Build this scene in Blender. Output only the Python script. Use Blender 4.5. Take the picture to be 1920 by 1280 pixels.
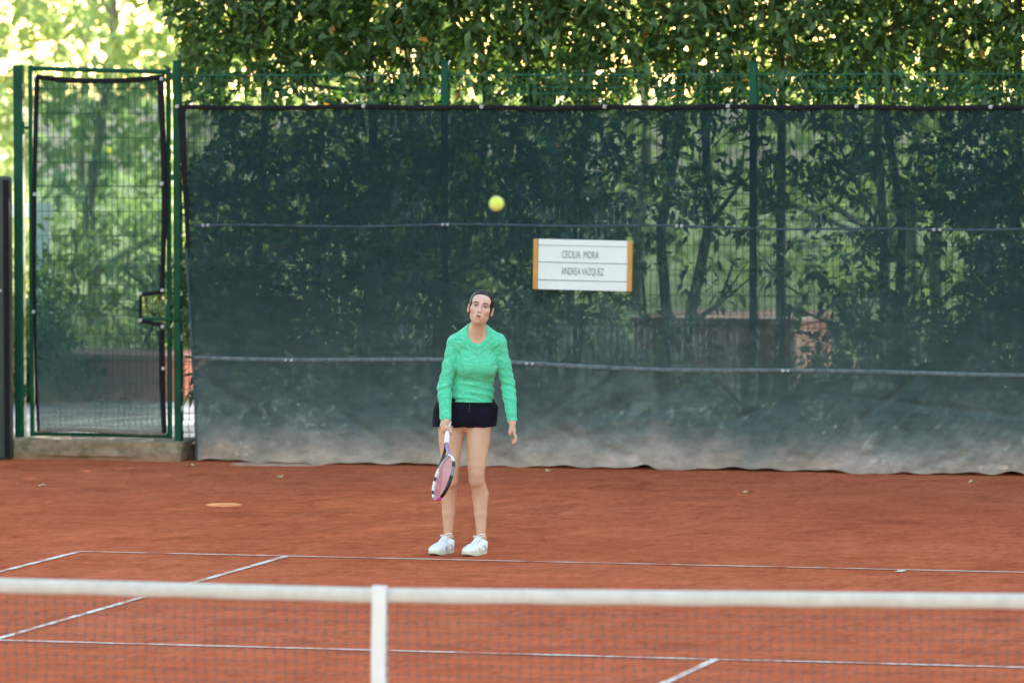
import bpy, bmesh, math, random
import numpy as np
from mathutils import Vector, Matrix, Quaternion

for o in list(bpy.data.objects): bpy.data.objects.remove(o)
scene = bpy.context.scene
COL = scene.collection
random.seed(7)
R_ = np.random.default_rng(11)

# ------------------------------------------------------------------ camera
CAM = np.array([6.3734, -21.869, 3.0867]); YAW, PITCH, ROLL, FPX = -.2593, -.0479, -.0013, 10219.15
cd = bpy.data.cameras.new('camera'); cam = bpy.data.objects.new('camera', cd); COL.objects.link(cam)
cd.sensor_width = 36; cd.sensor_fit = 'HORIZONTAL'; cd.lens = 36 * FPX / 1920
cd.clip_start = .5; cd.clip_end = 1500
_f = Vector((math.sin(YAW) * math.cos(PITCH), math.cos(YAW) * math.cos(PITCH), math.sin(PITCH)))
_r = Vector((math.cos(YAW), -math.sin(YAW), 0)); _u = _r.cross(_f)
_c, _s = math.cos(ROLL), math.sin(ROLL)
_r, _u = _c * _r + _s * _u, -_s * _r + _c * _u
M = Matrix((_r, _u, -_f)).transposed().to_4x4(); M.translation = Vector(CAM); cam.matrix_world = M
cd.dof.use_dof = True; cd.dof.focus_distance = 35.0; cd.dof.aperture_fstop = 3.3
scene.camera = cam

# ------------------------------------------------------------------ sky, sun, exposure
SUN_AZ, SUN_EL = math.radians(16), math.radians(16)
w = bpy.data.worlds.new('World'); scene.world = w; w.use_nodes = True
nt = w.node_tree; bg = nt.nodes['Background']
sky = nt.nodes.new('ShaderNodeTexSky'); sky.sky_type = 'NISHITA'; sky.sun_disc = False
sky.dust_density = .6; sky.ozone_density = .6; sky.air_density = 1.; sky.sun_elevation = SUN_EL; sky.sun_rotation = SUN_AZ
_t = nt.nodes.new('ShaderNodeMix'); _t.data_type = 'RGBA'; _t.blend_type = 'MULTIPLY'; _t.inputs[0].default_value = 1; _t.inputs[7].default_value = (1.17, 1.04, .88, 1)   # even tint: the camera's balance for shade
nt.links.new(sky.outputs[0], _t.inputs[6]); nt.links.new(_t.outputs[2], bg.inputs[0]); bg.inputs[1].default_value = .12
sd = bpy.data.lights.new('sun', 'SUN'); sd.energy = 5; sd.angle = math.radians(.6); sd.color = (1, .93, .80)
sun = bpy.data.objects.new('sun', sd); COL.objects.link(sun)
S = Vector((math.sin(SUN_AZ) * math.cos(SUN_EL), math.cos(SUN_AZ) * math.cos(SUN_EL), math.sin(SUN_EL)))
sun.rotation_euler = S.to_track_quat('Z', 'Y').to_euler(); sun.location = S * 60
vs = scene.view_settings; vs.view_transform = 'Standard'; vs.look = 'None'; vs.gamma = 1; vs.use_curve_mapping = False
vs.exposure = 2.92
scene.cycles.use_denoising = True; scene.cycles.max_bounces = 7; scene.cycles.transparent_max_bounces = 24
scene.cycles.diffuse_bounces = 4

# ------------------------------------------------------------------ helpers
def tag(o, label=None, cat=None, group=None, kind=None):
    if label: o['label'] = label
    if cat: o['category'] = cat
    if group: o['group'] = group
    if kind: o['kind'] = kind
    return o
def empty(name, loc=(0, 0, 0), rz=0):
    o = bpy.data.objects.new(name, None); COL.objects.link(o); o.location = loc; o.rotation_euler = (0, 0, rz)
    o.empty_display_size = .1
    return o
def link(name, me, mat, parent=None, kind=None, smooth=False):
    o = bpy.data.objects.new(name, me); COL.objects.link(o)
    if mat: me.materials.append(mat)
    if parent: o.parent = parent
    if kind: o['kind'] = kind
    if smooth: me.polygons.foreach_set('use_smooth', [True] * len(me.polygons))
    return o
def npmesh(name, verts, faces):
    """verts (n,3); faces (m,k) all the same k"""
    verts = np.asarray(verts, np.float32); faces = np.asarray(faces, np.int32)
    me = bpy.data.meshes.new(name); k = faces.shape[1]
    me.vertices.add(len(verts)); me.vertices.foreach_set('co', verts.ravel())
    me.loops.add(faces.size); me.loops.foreach_set('vertex_index', faces.ravel())
    me.polygons.add(len(faces)); me.polygons.foreach_set('loop_start', np.arange(0, faces.size, k, dtype=np.int32))
    me.update(calc_edges=True); me.validate()
    return me
def sticks(segs, sides=4):
    """segs: list of (p0, p1, r0, r1): one mesh of thin prisms"""
    a = np.array([s[0] for s in segs], float); b = np.array([s[1] for s in segs], float)
    r0 = np.array([s[2] for s in segs]); r1 = np.array([s[3] if len(s) > 3 else s[2] for s in segs])
    d = b - a; d /= np.linalg.norm(d, axis=1)[:, None] + 1e-9
    h = np.where(np.abs(d[:, 2:3]) > .9, np.array([[1., 0, 0]]), np.array([[0, 0, 1.]]))
    u = np.cross(d, h); u /= np.linalg.norm(u, axis=1)[:, None]; v = np.cross(d, u)
    V = []; n = len(a)
    for base, r in ((a, r0), (b, r1)):
        for i in range(sides):
            t = 2 * math.pi * (i + .5) / sides
            V.append(base + (u * math.cos(t) + v * math.sin(t)) * r[:, None])
    V = np.stack(V, 1).reshape(-1, 3); Fc = []
    for i in range(sides):
        j = (i + 1) % sides
        Fc.append([i, j, sides + j, sides + i])
    if sides == 4: Fc += [[3, 2, 1, 0], [4, 5, 6, 7]]
    Fc = (np.array(Fc)[None] + (np.arange(n) * 2 * sides)[:, None, None]).reshape(-1, 4)
    return V, Fc
def tube(pts, rad, sides=8, closed=False, caps=True, flat=None):
    """a smooth tube along pts; rad number or list; flat=(normal, factor) squashes the section"""
    pts = [np.array(p, float) for p in pts]; n = len(pts)
    rad = [rad] * n if np.isscalar(rad) else rad
    V = []; up = None
    for i, p in enumerate(pts):
        if closed: t = pts[(i + 1) % n] - pts[i - 1]
        else: t = pts[min(i + 1, n - 1)] - pts[max(i - 1, 0)]
        t = t / (np.linalg.norm(t) + 1e-12)
        if up is None:
            up = np.array([0, 0, 1.]) if abs(t[2]) < .9 else np.array([1., 0, 0])
        x = np.cross(t, up); x /= np.linalg.norm(x) + 1e-12; y = np.cross(x, t); up = y
        for k in range(sides):
            th = 2 * math.pi * k / sides
            off = (x * math.cos(th) + y * math.sin(th)) * rad[i]
            if flat is not None:
                nn = np.array(flat[0]); off = off + nn * (off @ nn) * (flat[1] - 1)
            V.append(p + off)
    Fc = []
    for i in range(n if closed else n - 1):
        for k in range(sides):
            k2 = (k + 1) % sides; i2 = (i + 1) % n
            Fc.append((i * sides + k, i * sides + k2, i2 * sides + k2, i2 * sides + k))
    if caps and not closed:
        Fc.append(tuple(range(sides - 1, -1, -1))); Fc.append(tuple((n - 1) * sides + k for k in range(sides)))
    return [tuple(v) for v in V], Fc
def pymesh(name, V, Fc):
    me = bpy.data.meshes.new(name); me.from_pydata([tuple(v) for v in V], [], Fc); me.update(); return me
def join(*parts):
    V = []; Fc = []
    for v, f in parts:
        n = len(V); V += list(v); Fc += [tuple(i + n for i in q) for q in f]
    return V, Fc
def box(x0, x1, y0, y1, z0, z1, bevel=.0, seg=2):
    bm = bmesh.new(); bmesh.ops.create_cube(bm, size=1)
    for v in bm.verts:
        v.co = Vector(((x0 + x1) / 2 + v.co.x * (x1 - x0), (y0 + y1) / 2 + v.co.y * (y1 - y0), (z0 + z1) / 2 + v.co.z * (z1 - z0)))
    if bevel: bmesh.ops.bevel(bm, geom=bm.edges[:], offset=bevel, segments=seg, affect='EDGES', profile=.5)
    me = bpy.data.meshes.new('box'); bm.to_mesh(me); bm.free(); return me
def fbm(p, seed, octs=4, f0=1., gain=.5, waves=6):
    """cheap smooth noise from sines, p (n,3)"""
    rg = np.random.default_rng(seed); out = np.zeros(len(p)); a = 1.; f = f0
    for o in range(octs):
        for k in range(waves):
            d = rg.normal(size=3); d /= np.linalg.norm(d)
            out += a / waves * 1.6 * np.sin((p @ d) * f * 6.283 * rg.uniform(.7, 1.3) + rg.uniform(0, 6.283))
        a *= gain; f *= 2.03
    return out

# ------------------------------------------------------------------ materials
class NM:
    def __init__(s, name):
        s.m = bpy.data.materials.new(name); s.m.use_nodes = True; s.t = s.m.node_tree; s.t.nodes.clear()
        s.out = s.t.nodes.new('ShaderNodeOutputMaterial')
    def n(s, typ, **kw):
        x = s.t.nodes.new(typ)
        for k, v in kw.items():
            if k in x.inputs: s.set(x.inputs[k], v)
            else: setattr(x, k, v)
        return x
    def set(s, sock, v):
        if hasattr(v, 'is_output'): s.t.links.new(v, sock)
        else: sock.default_value = v
    def coord(s, scale=(1, 1, 1), rot=(0, 0, 0), which='Object'):
        c = s.n('ShaderNodeTexCoord'); m = s.n('ShaderNodeMapping'); s.t.links.new(c.outputs[which], m.inputs[0])
        m.inputs['Scale'].default_value = scale; m.inputs['Rotation'].default_value = rot
        return m.outputs[0]
    def noise(s, scale=5, detail=4, rough=.55, vec=None, out='Fac', dist=0):
        x = s.n('ShaderNodeTexNoise'); x.inputs['Scale'].default_value = scale; x.inputs['Detail'].default_value = detail
        x.inputs['Roughness'].default_value = rough; x.inputs['Distortion'].default_value = dist
        if vec is not None: s.t.links.new(vec, x.inputs['Vector'])
        return x.outputs[out]
    def ramp(s, fac, stops):
        x = s.n('ShaderNodeValToRGB'); s.t.links.new(fac, x.inputs[0]); el = x.color_ramp.elements
        while len(el) < len(stops): el.new(.5)
        for e, (p, c) in zip(el, stops):
            e.position = p; e.color = (c, c, c, 1) if np.isscalar(c) else (*c[:3], 1)
        return x.outputs[0]
    def mix(s, a, b, fac, mode='MIX'):
        x = s.n('ShaderNodeMix', data_type='RGBA', blend_type=mode)
        s.set(x.inputs[0], fac)
        for i, v in ((6, a), (7, b)): s.set(x.inputs[i], v if hasattr(v, 'is_output') else (*v[:3], 1))
        return x.outputs[2]
    def math(s, op, a, b=0., clamp=False):
        x = s.n('ShaderNodeMath', operation=op, use_clamp=clamp); s.set(x.inputs[0], a); s.set(x.inputs[1], b); return x.outputs[0]
    def bump(s, h, strength=.5, dist=.01, normal=None):
        x = s.n('ShaderNodeBump'); s.set(x.inputs['Height'], h); x.inputs['Strength'].default_value = strength
        x.inputs['Distance'].default_value = dist
        if normal is not None: s.t.links.new(normal, x.inputs['Normal'])
        return x.outputs[0]
    def pbr(s, col, rough=.6, normal=None, **kw):
        p = s.n('ShaderNodeBsdfPrincipled'); s.set(p.inputs['Base Color'], col if hasattr(col, 'is_output') else (*col[:3], 1))
        s.set(p.inputs['Roughness'], rough)
        if normal is not None: s.t.links.new(normal, p.inputs['Normal'])
        for k, v in kw.items(): s.set(p.inputs[k.replace('_', ' ')], v)
        s.t.links.new(p.outputs[0], s.out.inputs[0]); return p
def simple(name, col, rough=.6, var=.15, scale=8, bump=0, bscale=60, metallic=0., spec=.5):
    m = NM(name); c = m.coord()
    f = m.noise(scale, 5, .6, c)
    lo = tuple(x * (1 - var) for x in col); hi = tuple(min(1, x * (1 + var)) for x in col)
    cc = m.ramp(f, [(.3, lo), (.7, hi)])
    nrm = m.bump(m.noise(bscale, 3, .6, c), bump, .005) if bump else None
    m.pbr(cc, rough, nrm, Metallic=metallic, Specular_IOR_Level=spec)
    return m.m
def attr_mat(name, attr, rough=.5, bumpscale=0, bumpstr=0, sss=0, spec=.4, sheen=0):
    m = NM(name); a = m.n('ShaderNodeAttribute'); a.attribute_name = attr
    c = m.coord(); f = m.noise(60, 4, .6, c)
    col = m.mix(a.outputs['Color'], (.5, .5, .5), .0)
    mul = m.ramp(f, [(.3, .96), (.7, 1.03)])
    col = m.mix(col, mul, 1., 'MULTIPLY')
    nrm = m.bump(m.noise(bumpscale, 4, .6, c), bumpstr, .003) if bumpscale else None
    m.pbr(col, rough, nrm, Specular_IOR_Level=spec, Subsurface_Weight=sss, Subsurface_Scale=.012)
    return m.m
MT = {}
# clay
m = NM('clay'); c = m.coord()
big = m.noise(.35, 5, .6, c); mid = m.noise(3.0, 6, .65, m.coord((1, .55, 1)), dist=.4); fine = m.noise(17, 6, .72, m.coord((1, .36, 1)), dist=.3)
grit = m.noise(60, 4, .75, m.coord((1, .5, 1))); drag = m.noise(5, 5, .7, m.coord((.35, 1.6, 1), (0, 0, .12)), dist=.6)
foot = m.noise(6.5, 6, .75, m.coord((1, .5, 1)), dist=1.2)
col = m.ramp(big, [(.25, (.455, .112, .052)), (.5, (.505, .131, .062)), (.78, (.55, .160, .082))])
col = m.mix(col, m.ramp(mid, [(.3, (.80, .76, .74)), (.5, (1, 1, 1)), (.72, (1.12, 1.12, 1.10))]), .7, 'MULTIPLY')
col = m.mix(col, m.ramp(fine, [(.28, (.56, .50, .46)), (.46, (.97, .97, .97)), (.56, (1.03, 1.03, 1.03)), (.72, (1.34, 1.40, 1.46))]), .7, 'MULTIPLY')
col = m.mix(col, m.ramp(drag, [(.35, (.84, .82, .82)), (.6, (1.08, 1.1, 1.1))]), .6, 'MULTIPLY')
scuff = m.noise(1.4, 7, .78, m.coord((1.2, .7, 1), (0, 0, .5)), dist=1.5)
col = m.mix(col, m.ramp(scuff, [(.36, (.74, .70, .70)), (.47, (1, 1, 1)), (.56, (1, 1, 1)), (.68, (1.16, 1.22, 1.25))]), .8, 'MULTIPLY')
col = m.mix(col, m.ramp(grit, [(.30, (.62, .55, .5)), (.42, (1, 1, 1)), (.66, (1, 1, 1)), (.75, (1.35, 1.5, 1.6))]), .7, 'MULTIPLY')
h = m.math('ADD', m.math('MULTIPLY', fine, .9), m.math('MULTIPLY', grit, .45)); h = m.math('ADD', h, m.math('MULTIPLY', drag, .7))
h = m.math('ADD', h, m.math('MULTIPLY', m.ramp(foot, [(.40, 0.), (.50, 1.), (.60, 1.)]), .9))
m.pbr(col, .95, m.bump(h, .42, .016), Specular_IOR_Level=0.); MT['clay'] = m.m
# chalky court tape with clay scuffed over it
m = NM('court_line'); c = m.coord()
sc = m.noise(3.1, 6, .7, m.coord((1, 1, 1)), dist=.8); fi = m.noise(40, 4, .7, c)
col = m.mix((.76, .68, .62), (.47, .14, .065), m.ramp(sc, [(.45, .04), (.60, .92)]))
col = m.mix(col, (.38, .14, .08), m.ramp(fi, [(.55, 0.), (.72, .6)]))
m.pbr(col, .8, m.bump(fi, .3, .004)); MT['line'] = m.m
MT['pavement'] = simple('pavement', (.30, .30, .31), .9, .18, 3, .3, 40)
m = NM('lawn'); c = m.coord(); col = m.ramp(m.noise(1.2, 6, .6, c), [(.3, (.20, .25, .06)), (.7, (.36, .38, .11))])
m.pbr(col, .9, m.bump(m.noise(60, 3, .7, c), .6, .03)); MT['lawn'] = m.m
MT['earth'] = simple('earth', (.16, .10, .06), .95, .3, 3, .4, 30)
# concrete with moss
m = NM('old_concrete'); c = m.coord()
col = m.ramp(m.noise(7, 6, .65, c), [(.25, (.15, .11, .075)), (.5, (.27, .205, .145)), (.75, (.38, .31, .235))])
col = m.mix(col, (.085, .085, .035), m.ramp(m.noise(4.5, 6, .7, m.coord((1, 1, 1.4))), [(.50, 0.), (.66, .75)]))
sepz = m.n('ShaderNodeSeparateXYZ'); m.t.links.new(m.coord(), sepz.inputs[0])
m.pbr(m.mix(col, (.30, .13, .075), m.ramp(m.math('ADD', sepz.outputs[2], m.math('MULTIPLY', m.noise(9, 4, .6, c), .05)), [(.03, .7), (.085, 0.)])), .9, m.bump(m.noise(22, 6, .7, c), .7, .02)); MT['concrete'] = m.m
MT['green_steel'] = simple('green_steel', (.003, .060, .034), .6, .25, 6, .1, 90, spec=.2)
MT['wire_green'] = simple('wire_green', (.008, .105, .078), .5, .2, 6, spec=.4)
MT['hem'] = simple('hem_fabric', (.008, .008, .013), .8, .35, 25, .3, 120, spec=.2)
MT['tie'] = simple('tie_plastic', (.70, .70, .72), .4, .05, 8)
MT['seam'] = simple('seam_fabric', (.035, .06, .085), .85, .45, 14, .3, 90)
MT['trunk'] = simple('bark', (.075, .060, .045), .9, .4, 14, .7, 40)
MT['trunk_pale'] = simple('pale_bark', (.20, .17, .13), .9, .35, 9, .6, 30)
MT['white_paint'] = simple('white_paint', (.80, .82, .85), .5, .05, 6, .05, 40)
MT['net_white'] = simple('net_canvas', (.53, .54, .52), .8, .10, 14, .25, 160)
MT['strap'] = simple('strap_webbing', (.66, .69, .70), .7, .04, 20, .2, 300)
MT['cord'] = simple('net_cord', (.085, .10, .125), .8, .2, 30)
MT['wood'] = simple('painted_rail', (.50, .25, .055), .5, .12, 12, .1, 60)
MT['board'] = simple('board_white', (.68, .72, .75), .45, .03, 5)
MT['ink'] = simple('sign_ink', (.05, .06, .09), .6, .2, 40)
MT['red_wall'] = simple('red_plaster', (.62, .17, .125), .85, .2, 5, .3, 30)
MT['cream'] = simple('cream_plaster', (.66, .66, .50), .85, .1, 3, .2, 30)
MT['tarp'] = simple('tarp_grey_green', (.032, .045, .042), .7, .3, 4, .4, 18)
def leafmat(name, a, b, trans=.4, gloss=.08, rough=.35, tcol=None, warm=None):
    m = NM(name); g = m.n('ShaderNodeAttribute'); g.attribute_name = 'tint'
    col = m.ramp(g.outputs['Fac'], [(0., a), (.93, b), (1., warm or b)])
    d = m.n('ShaderNodeBsdfDiffuse'); m.set(d.inputs[0], col)
    t = m.n('ShaderNodeBsdfTranslucent'); m.set(t.inputs[0], m.mix(col, tcol or (1.5, 1.5, .55), 1., 'MULTIPLY'))
    x = m.n('ShaderNodeMixShader'); x.inputs[0].default_value = trans
    m.t.links.new(d.outputs[0], x.inputs[1]); m.t.links.new(t.outputs[0], x.inputs[2])
    gl = m.n('ShaderNodeBsdfGlossy'); gl.inputs['Roughness'].default_value = rough; gl.inputs[0].default_value = (1, 1, 1, 1)
    y = m.n('ShaderNodeMixShader'); y.inputs[0].default_value = gloss
    m.t.links.new(x.outputs[0], y.inputs[1]); m.t.links.new(gl.outputs[0], y.inputs[2]); m.t.links.new(y.outputs[0], m.out.inputs[0])
    return m.m
MT['leaf_dark'] = leafmat('laurel_leaf', (.026, .058, .016), (.090, .165, .044), .16, .03, .5, (2.2, 2.2, .7), (.35, .16, .02))
MT['leaf_mid'] = leafmat('shrub_leaf', (.08, .13, .03), (.24, .30, .075), .45, .03, .5)
MT['leaf_sun'] = leafmat('park_leaf', (.24, .30, .13), (.50, .54, .27), .5, .02, .5, (1.2, 1.35, .95), (.50, .40, .06))
def screen_mat(name, alpha, dust, base=(.010, .034, .036)):
    m = NM(name); c = m.coord(); sp = m.n('ShaderNodeSeparateXYZ'); m.t.links.new(c, sp.inputs[0])
    z = sp.outputs[2]
    nz = m.noise(1.3, 6, .65, m.coord((1, 1, .8)), dist=.5); fz = m.noise(7, 6, .7, m.coord((.7, 1, 1.6), (0, .6, 0)))
    vert = m.noise(6, 3, .5, m.coord((1, 1, .04)))
    zz = m.math('ADD', z, m.math('MULTIPLY', m.math('SUBTRACT', nz, .5), .55))
    df = m.ramp(m.math('MULTIPLY', zz, .4), [(.0, .98), (.05, .84), (.13, .52), (.30, .26), (.55, .11), (1., .03)])
    df = m.math('MULTIPLY', df, m.ramp(fz, [(.3, .62), (.7, 1.15)])); df = m.math('MULTIPLY', df, dust, True)
    dcol = m.mix((.19, .245, .25), (.42, .355, .315), m.ramp(m.math('MULTIPLY', zz, .4), [(.02, 1.), (.16, 0.)]))
    b = m.mix(base, tuple(x * 1.5 for x in base), vert)
    col = m.mix(b, dcol, df)
    # dirt clogs the weave
    al = m.math('ADD', alpha, m.math('MULTIPLY', df, (1 - alpha) * 1.05), True)
    weave = m.noise(420, 2, .5, c)
    d = m.n('ShaderNodeBsdfDiffuse'); m.set(d.inputs[0], col); m.t.links.new(m.bump(m.math('ADD', fz, m.math('MULTIPLY', weave, .15)), .35, .02), d.inputs['Normal'])
    t = m.n('ShaderNodeBsdfTranslucent'); m.set(t.inputs[0], col)
    x = m.n('ShaderNodeMixShader'); x.inputs[0].default_value = .07
    m.t.links.new(d.outputs[0], x.inputs[1]); m.t.links.new(t.outputs[0], x.inputs[2])
    tr = m.n('ShaderNodeBsdfTransparent'); tr.inputs[0].default_value = (.75, 1, .98, 1)
    y = m.n('ShaderNodeMixShader'); m.set(y.inputs[0], al)
    m.t.links.new(tr.outputs[0], y.inputs[1]); m.t.links.new(x.outputs[0], y.inputs[2]); m.t.links.new(y.outputs[0], m.out.inputs[0])
    return m.m
MT['screen'] = screen_mat('windscreen_fabric', .87, 1., (.0075, .0215, .0265))
MT['gate_screen'] = screen_mat('gate_screen_fabric', .73, .45)

# ------------------------------------------------------------------ setting: grounds
def sheet(name, x0, x1, y0, y1, z, mat, nx=1, ny=1, parent=None):
    xs = np.linspace(x0, x1, nx + 1); ys = np.linspace(y0, y1, ny + 1)
    X, Y = np.meshgrid(xs, ys, indexing='ij'); V = np.stack([X.ravel(), Y.ravel(), np.full(X.size, z)], 1)
    i, j = np.meshgrid(np.arange(nx), np.arange(ny), indexing='ij'); k = (i * (ny + 1) + j).ravel()
    return link(name, npmesh(name, V, np.stack([k, k + ny + 1, k + ny + 2, k + 1], 1)), mat, parent)
tag(sheet('ground', -600, 600, -300, 900, -.03, MT['earth']), kind='structure')
court = tag(sheet('clay_court', -16, 16, -30, 20.32, 0, MT['clay']), kind='structure')
tag(sheet('pavement', -24, 12, 20.34, 26.6, .13, MT['pavement']), kind='structure')
tag(sheet('lawn', -120, 60, 26.6, 140, .12, MT['lawn']), kind='structure')
LW = .05
def line(x0, x1, y0, y1):
    n = max(2, int(max(x1 - x0, y1 - y0) / .03)); longx = (x1 - x0) > (y1 - y0)
    t = np.linspace(0, 1, n + 1); V = []
    for k, tt in enumerate(t):
        j = R_.normal(size=2) * .0025
        if longx: V += [(x0 + (x1 - x0) * tt, y0 + j[0], .005), (x0 + (x1 - x0) * tt, y1 + j[1], .005)]
        else: V += [(x1 + j[0], y0 + (y1 - y0) * tt, .005), (x0 + j[1], y0 + (y1 - y0) * tt, .005)]
    Fc = [(2 * k, 2 * k + 2, 2 * k + 3, 2 * k + 1) for k in range(n)]
    link('line', pymesh('line', V, Fc), MT['line'], court)
line(-5.485, 5.485, 11.845, 11.885)
line(-5.535, -5.487, .1, 11.885); line(-4.115, -4.067, .1, 11.84); line(4.067, 4.115, .1, 11.84); line(5.487, 5.535, .1, 11.885)
line(-4.06, -.03, 6.36, 6.41); line(-.026, .024, .1, 6.41); line(.03, 4.06, 6.36, 6.41); line(-.05, .0, 11.70, 11.842)
# pale worn patch of concrete at the foot of the screen
V = []; n = 40
for k in range(n):
    t = 2 * math.pi * k / n; r = 1 + .10 * math.sin(3 * t + 1) + .06 * math.sin(7 * t)
    V.append((-6.70 + .36 * math.copysign(abs(math.cos(t)) ** .6, math.cos(t)) * r, 19.915 + .13 * math.copysign(abs(math.sin(t)) ** .6, math.sin(t)) * r, .006))
V2 = [(v[0], v[1], 0.) for v in V]
Fc = [tuple(range(n))] + [(k, n + k, n + (k + 1) % n, (k + 1) % n) for k in range(n)]
tag(link('drain_cover', pymesh('drain_cover', V + V2, Fc), simple('pale_concrete', (.42, .27, .21), .9, .25, 9, .3, 40)),
    'flat pale slab half buried in clay at the foot of the green screen', 'slab')

V, Fc = tube([(-5.798, 15.833, .001), (-5.798, 15.833, .007), (-5.798, 15.833, .009)], [.132, .132, .12], 40)  # thin round disc in plain orange, just above the clay
tag(link('orange_disc', pymesh('orange_disc', V, Fc), simple('disc_orange', (.88, .31, .11), .7, .1, 9)), 'flat round orange spot on the clay behind the baseline', 'disc')

# ------------------------------------------------------------------ concrete step
me = box(-9.9, -7.53, 20.04, 20.62, -.02, .16); bm = bmesh.new(); bm.from_mesh(me)
bmesh.ops.subdivide_edges(bm, edges=bm.edges[:], cuts=24, use_grid_fill=True)
P = np.array([v.co for v in bm.verts]); dn = fbm(P * np.array([1, 1, 1.8]), 3, 4, 2.2)
for v, q in zip(bm.verts, dn):
    edge = 1 if v.co.z > .13 else .4
    v.co.y += -.012 * q * (1 if v.co.y < 20.1 else 0); v.co.z += .007 * q * edge
    if v.co.z < .03 and -8.75 < v.co.x < -7.95: v.co.y += .03 * (v.co.y < 20.1)
bm.to_mesh(me); bm.free()
tag(link('concrete_step', me, MT['concrete'], smooth=True), 'mossy worn concrete step under the green gate', 'step')

# ------------------------------------------------------------------ wire fence
def wire_panel(x0, x1, z0, z1, y, sp=.05, rows=None, spikes=True, r=.0031):
    segs = []
    folds = [z0 + .12, z0 + 1.02, z0 + 1.98, z1 - .05]
    def zy(z):      # forward dent of each stiffening fold
        q = 0
        for f in folds: q = max(q, .03 * max(0, 1 - abs(z - f) / .05))
        return y - q
    zs = [z0]
    for f in folds: zs += [f - .05, f, f + .05]
    zs.append(z1 + (.03 if spikes else 0)); zs = sorted(z for z in set(zs) if z <= z1 + .04)
    xs = np.arange(x0, x1 + 1e-6, sp)
    for x in xs:
        jx = R_.normal() * .0012
        for a, b in zip(zs[:-1], zs[1:]): segs.append(((x + jx, zy(a), a), (x + jx, zy(b), b), r))
    hz = list(np.arange(z0 + .02, z1 - .1, .2)) + [f + d for f in folds for d in (-.05, .05)] + [z1 - .003]
    for z in hz: segs.append(((x0 - .01, zy(z) - .006, z), (x1 + .01, zy(z) - .006, z), r * 1.1))
    return sticks(segs)
fence = tag(empty('wire_fence', (0, 0, 0)), 'tall green welded wire fence carrying the dark screen', 'fence')
FY = 20.26
posts = [-7.612, -5.352, -2.825, -.28, 2.2]
for i, x in enumerate(posts):
    link('post', box(x - .03, x + .03, FY - .03, FY + .03, .12 if i == 0 else -.02, 3.235 - .008 * i, .008), MT['green_steel'], fence)
    link('post_cap', box(x - .034, x + .034, FY - .034, FY + .034, 3.234 - .008 * i, 3.25 - .008 * i, .005), MT['green_steel'], fence)
for a, b in zip(posts[:-1], posts[1:]):
    V, Fc = wire_panel(a + .045, b - .045, .16, 3.13, FY - .015)
    link('wire_mesh', npmesh('wire_mesh', V, Fc), MT['wire_green'], fence, 'stuff')

# ------------------------------------------------------------------ gate
tag(link('gate_post', box(-9.015, -8.935, FY - .04, FY + .04, .14, 3.215, .012), MT['green_steel']), 'thick green square post that the gate hangs on', 'post')
gate = tag(empty('gate', (-8.25, FY, .16)), 'green steel wire mesh gate standing on a concrete step', 'gate')
def gp(name, me, mat, kind=None, parent=gate):
    me.transform(Matrix.Translation(-Vector((-8.25, FY, .16)))); return link(name, me, mat, parent, kind)
gp('upright', box(-8.89, -8.855, FY - .018, FY + .018, .175, 3.21, .006), MT['green_steel'])
gp('upright', box(-7.705, -7.67, FY - .018, FY + .018, .175, 3.19, .006), MT['green_steel'])
V, Fc = tube([(-8.855, FY, 3.185), (-7.705, FY, 3.155)], .019, 8); gp('top_rail', pymesh('top_rail', V, Fc), MT['green_steel'])
V, Fc = tube([(-8.855, FY, .195), (-7.705, FY, .195)], .016, 8); gp('bottom_rail', pymesh('bottom_rail', V, Fc), MT['green_steel'])
V, Fc = wire_panel(-8.83, -7.72, .2, 3.17, FY + .01, spikes=True); gp('wire_mesh', npmesh('wire_mesh', V, Fc), MT['wire_green'], 'stuff')
gp('latch_bar', box(-7.93, -7.60, FY - .055, FY - .035, 1.135, 1.165, .006), MT['green_steel'])
gp('lock_box', box(-7.705, -7.665, FY - .05, FY + .02, 1.07, 1.26, .006), MT['green_steel'])
for z in (.55, 2.7):
    V, Fc = tube([(-8.936, FY - .02, z - .05), (-8.936, FY - .02, z + .05)], .016, 8); V2, F2 = tube([(-8.936, FY - .02, z), (-8.87, FY - .005, z)], .012, 8)
    gp('hinge', pymesh('hinge', *join((V, Fc), (V2, F2))), MT['green_steel'])

# ------------------------------------------------------------------ fabric sheets
def fabric(name, xl, xr, zb, zt, Y, nx, nz, wob, mat, parent, off=(0, 0, 0), hole=None):
    u = np.linspace(0, 1, nx + 1); v = np.linspace(0, 1, nz + 1); U, Vv = np.meshgrid(u, v, indexing='ij')
    # edges given as functions
    X = xl(Vv) + (xr(Vv) - xl(Vv)) * U
    Z = zb(X) + (zt(X) - zb(X)) * Vv
    Yy = Y + wob(X, Z)
    P = np.stack([X, Yy, Z], -1).reshape(-1, 3)
    i, j = np.meshgrid(np.arange(nx), np.arange(nz), indexing='ij'); k = (i * (nz + 1) + j).ravel()
    Fc = np.stack([k, k + nz + 1, k + nz + 2, k + 1], 1)
    if hole is not None:
        cen = P[Fc].mean(1); Fc = Fc[~hole(cen[:, 0], cen[:, 2])]
    return link(name, npmesh(name, P - np.array(off), Fc), mat, parent, smooth=True), (X, Yy, Z)
SY = 20.13
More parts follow.
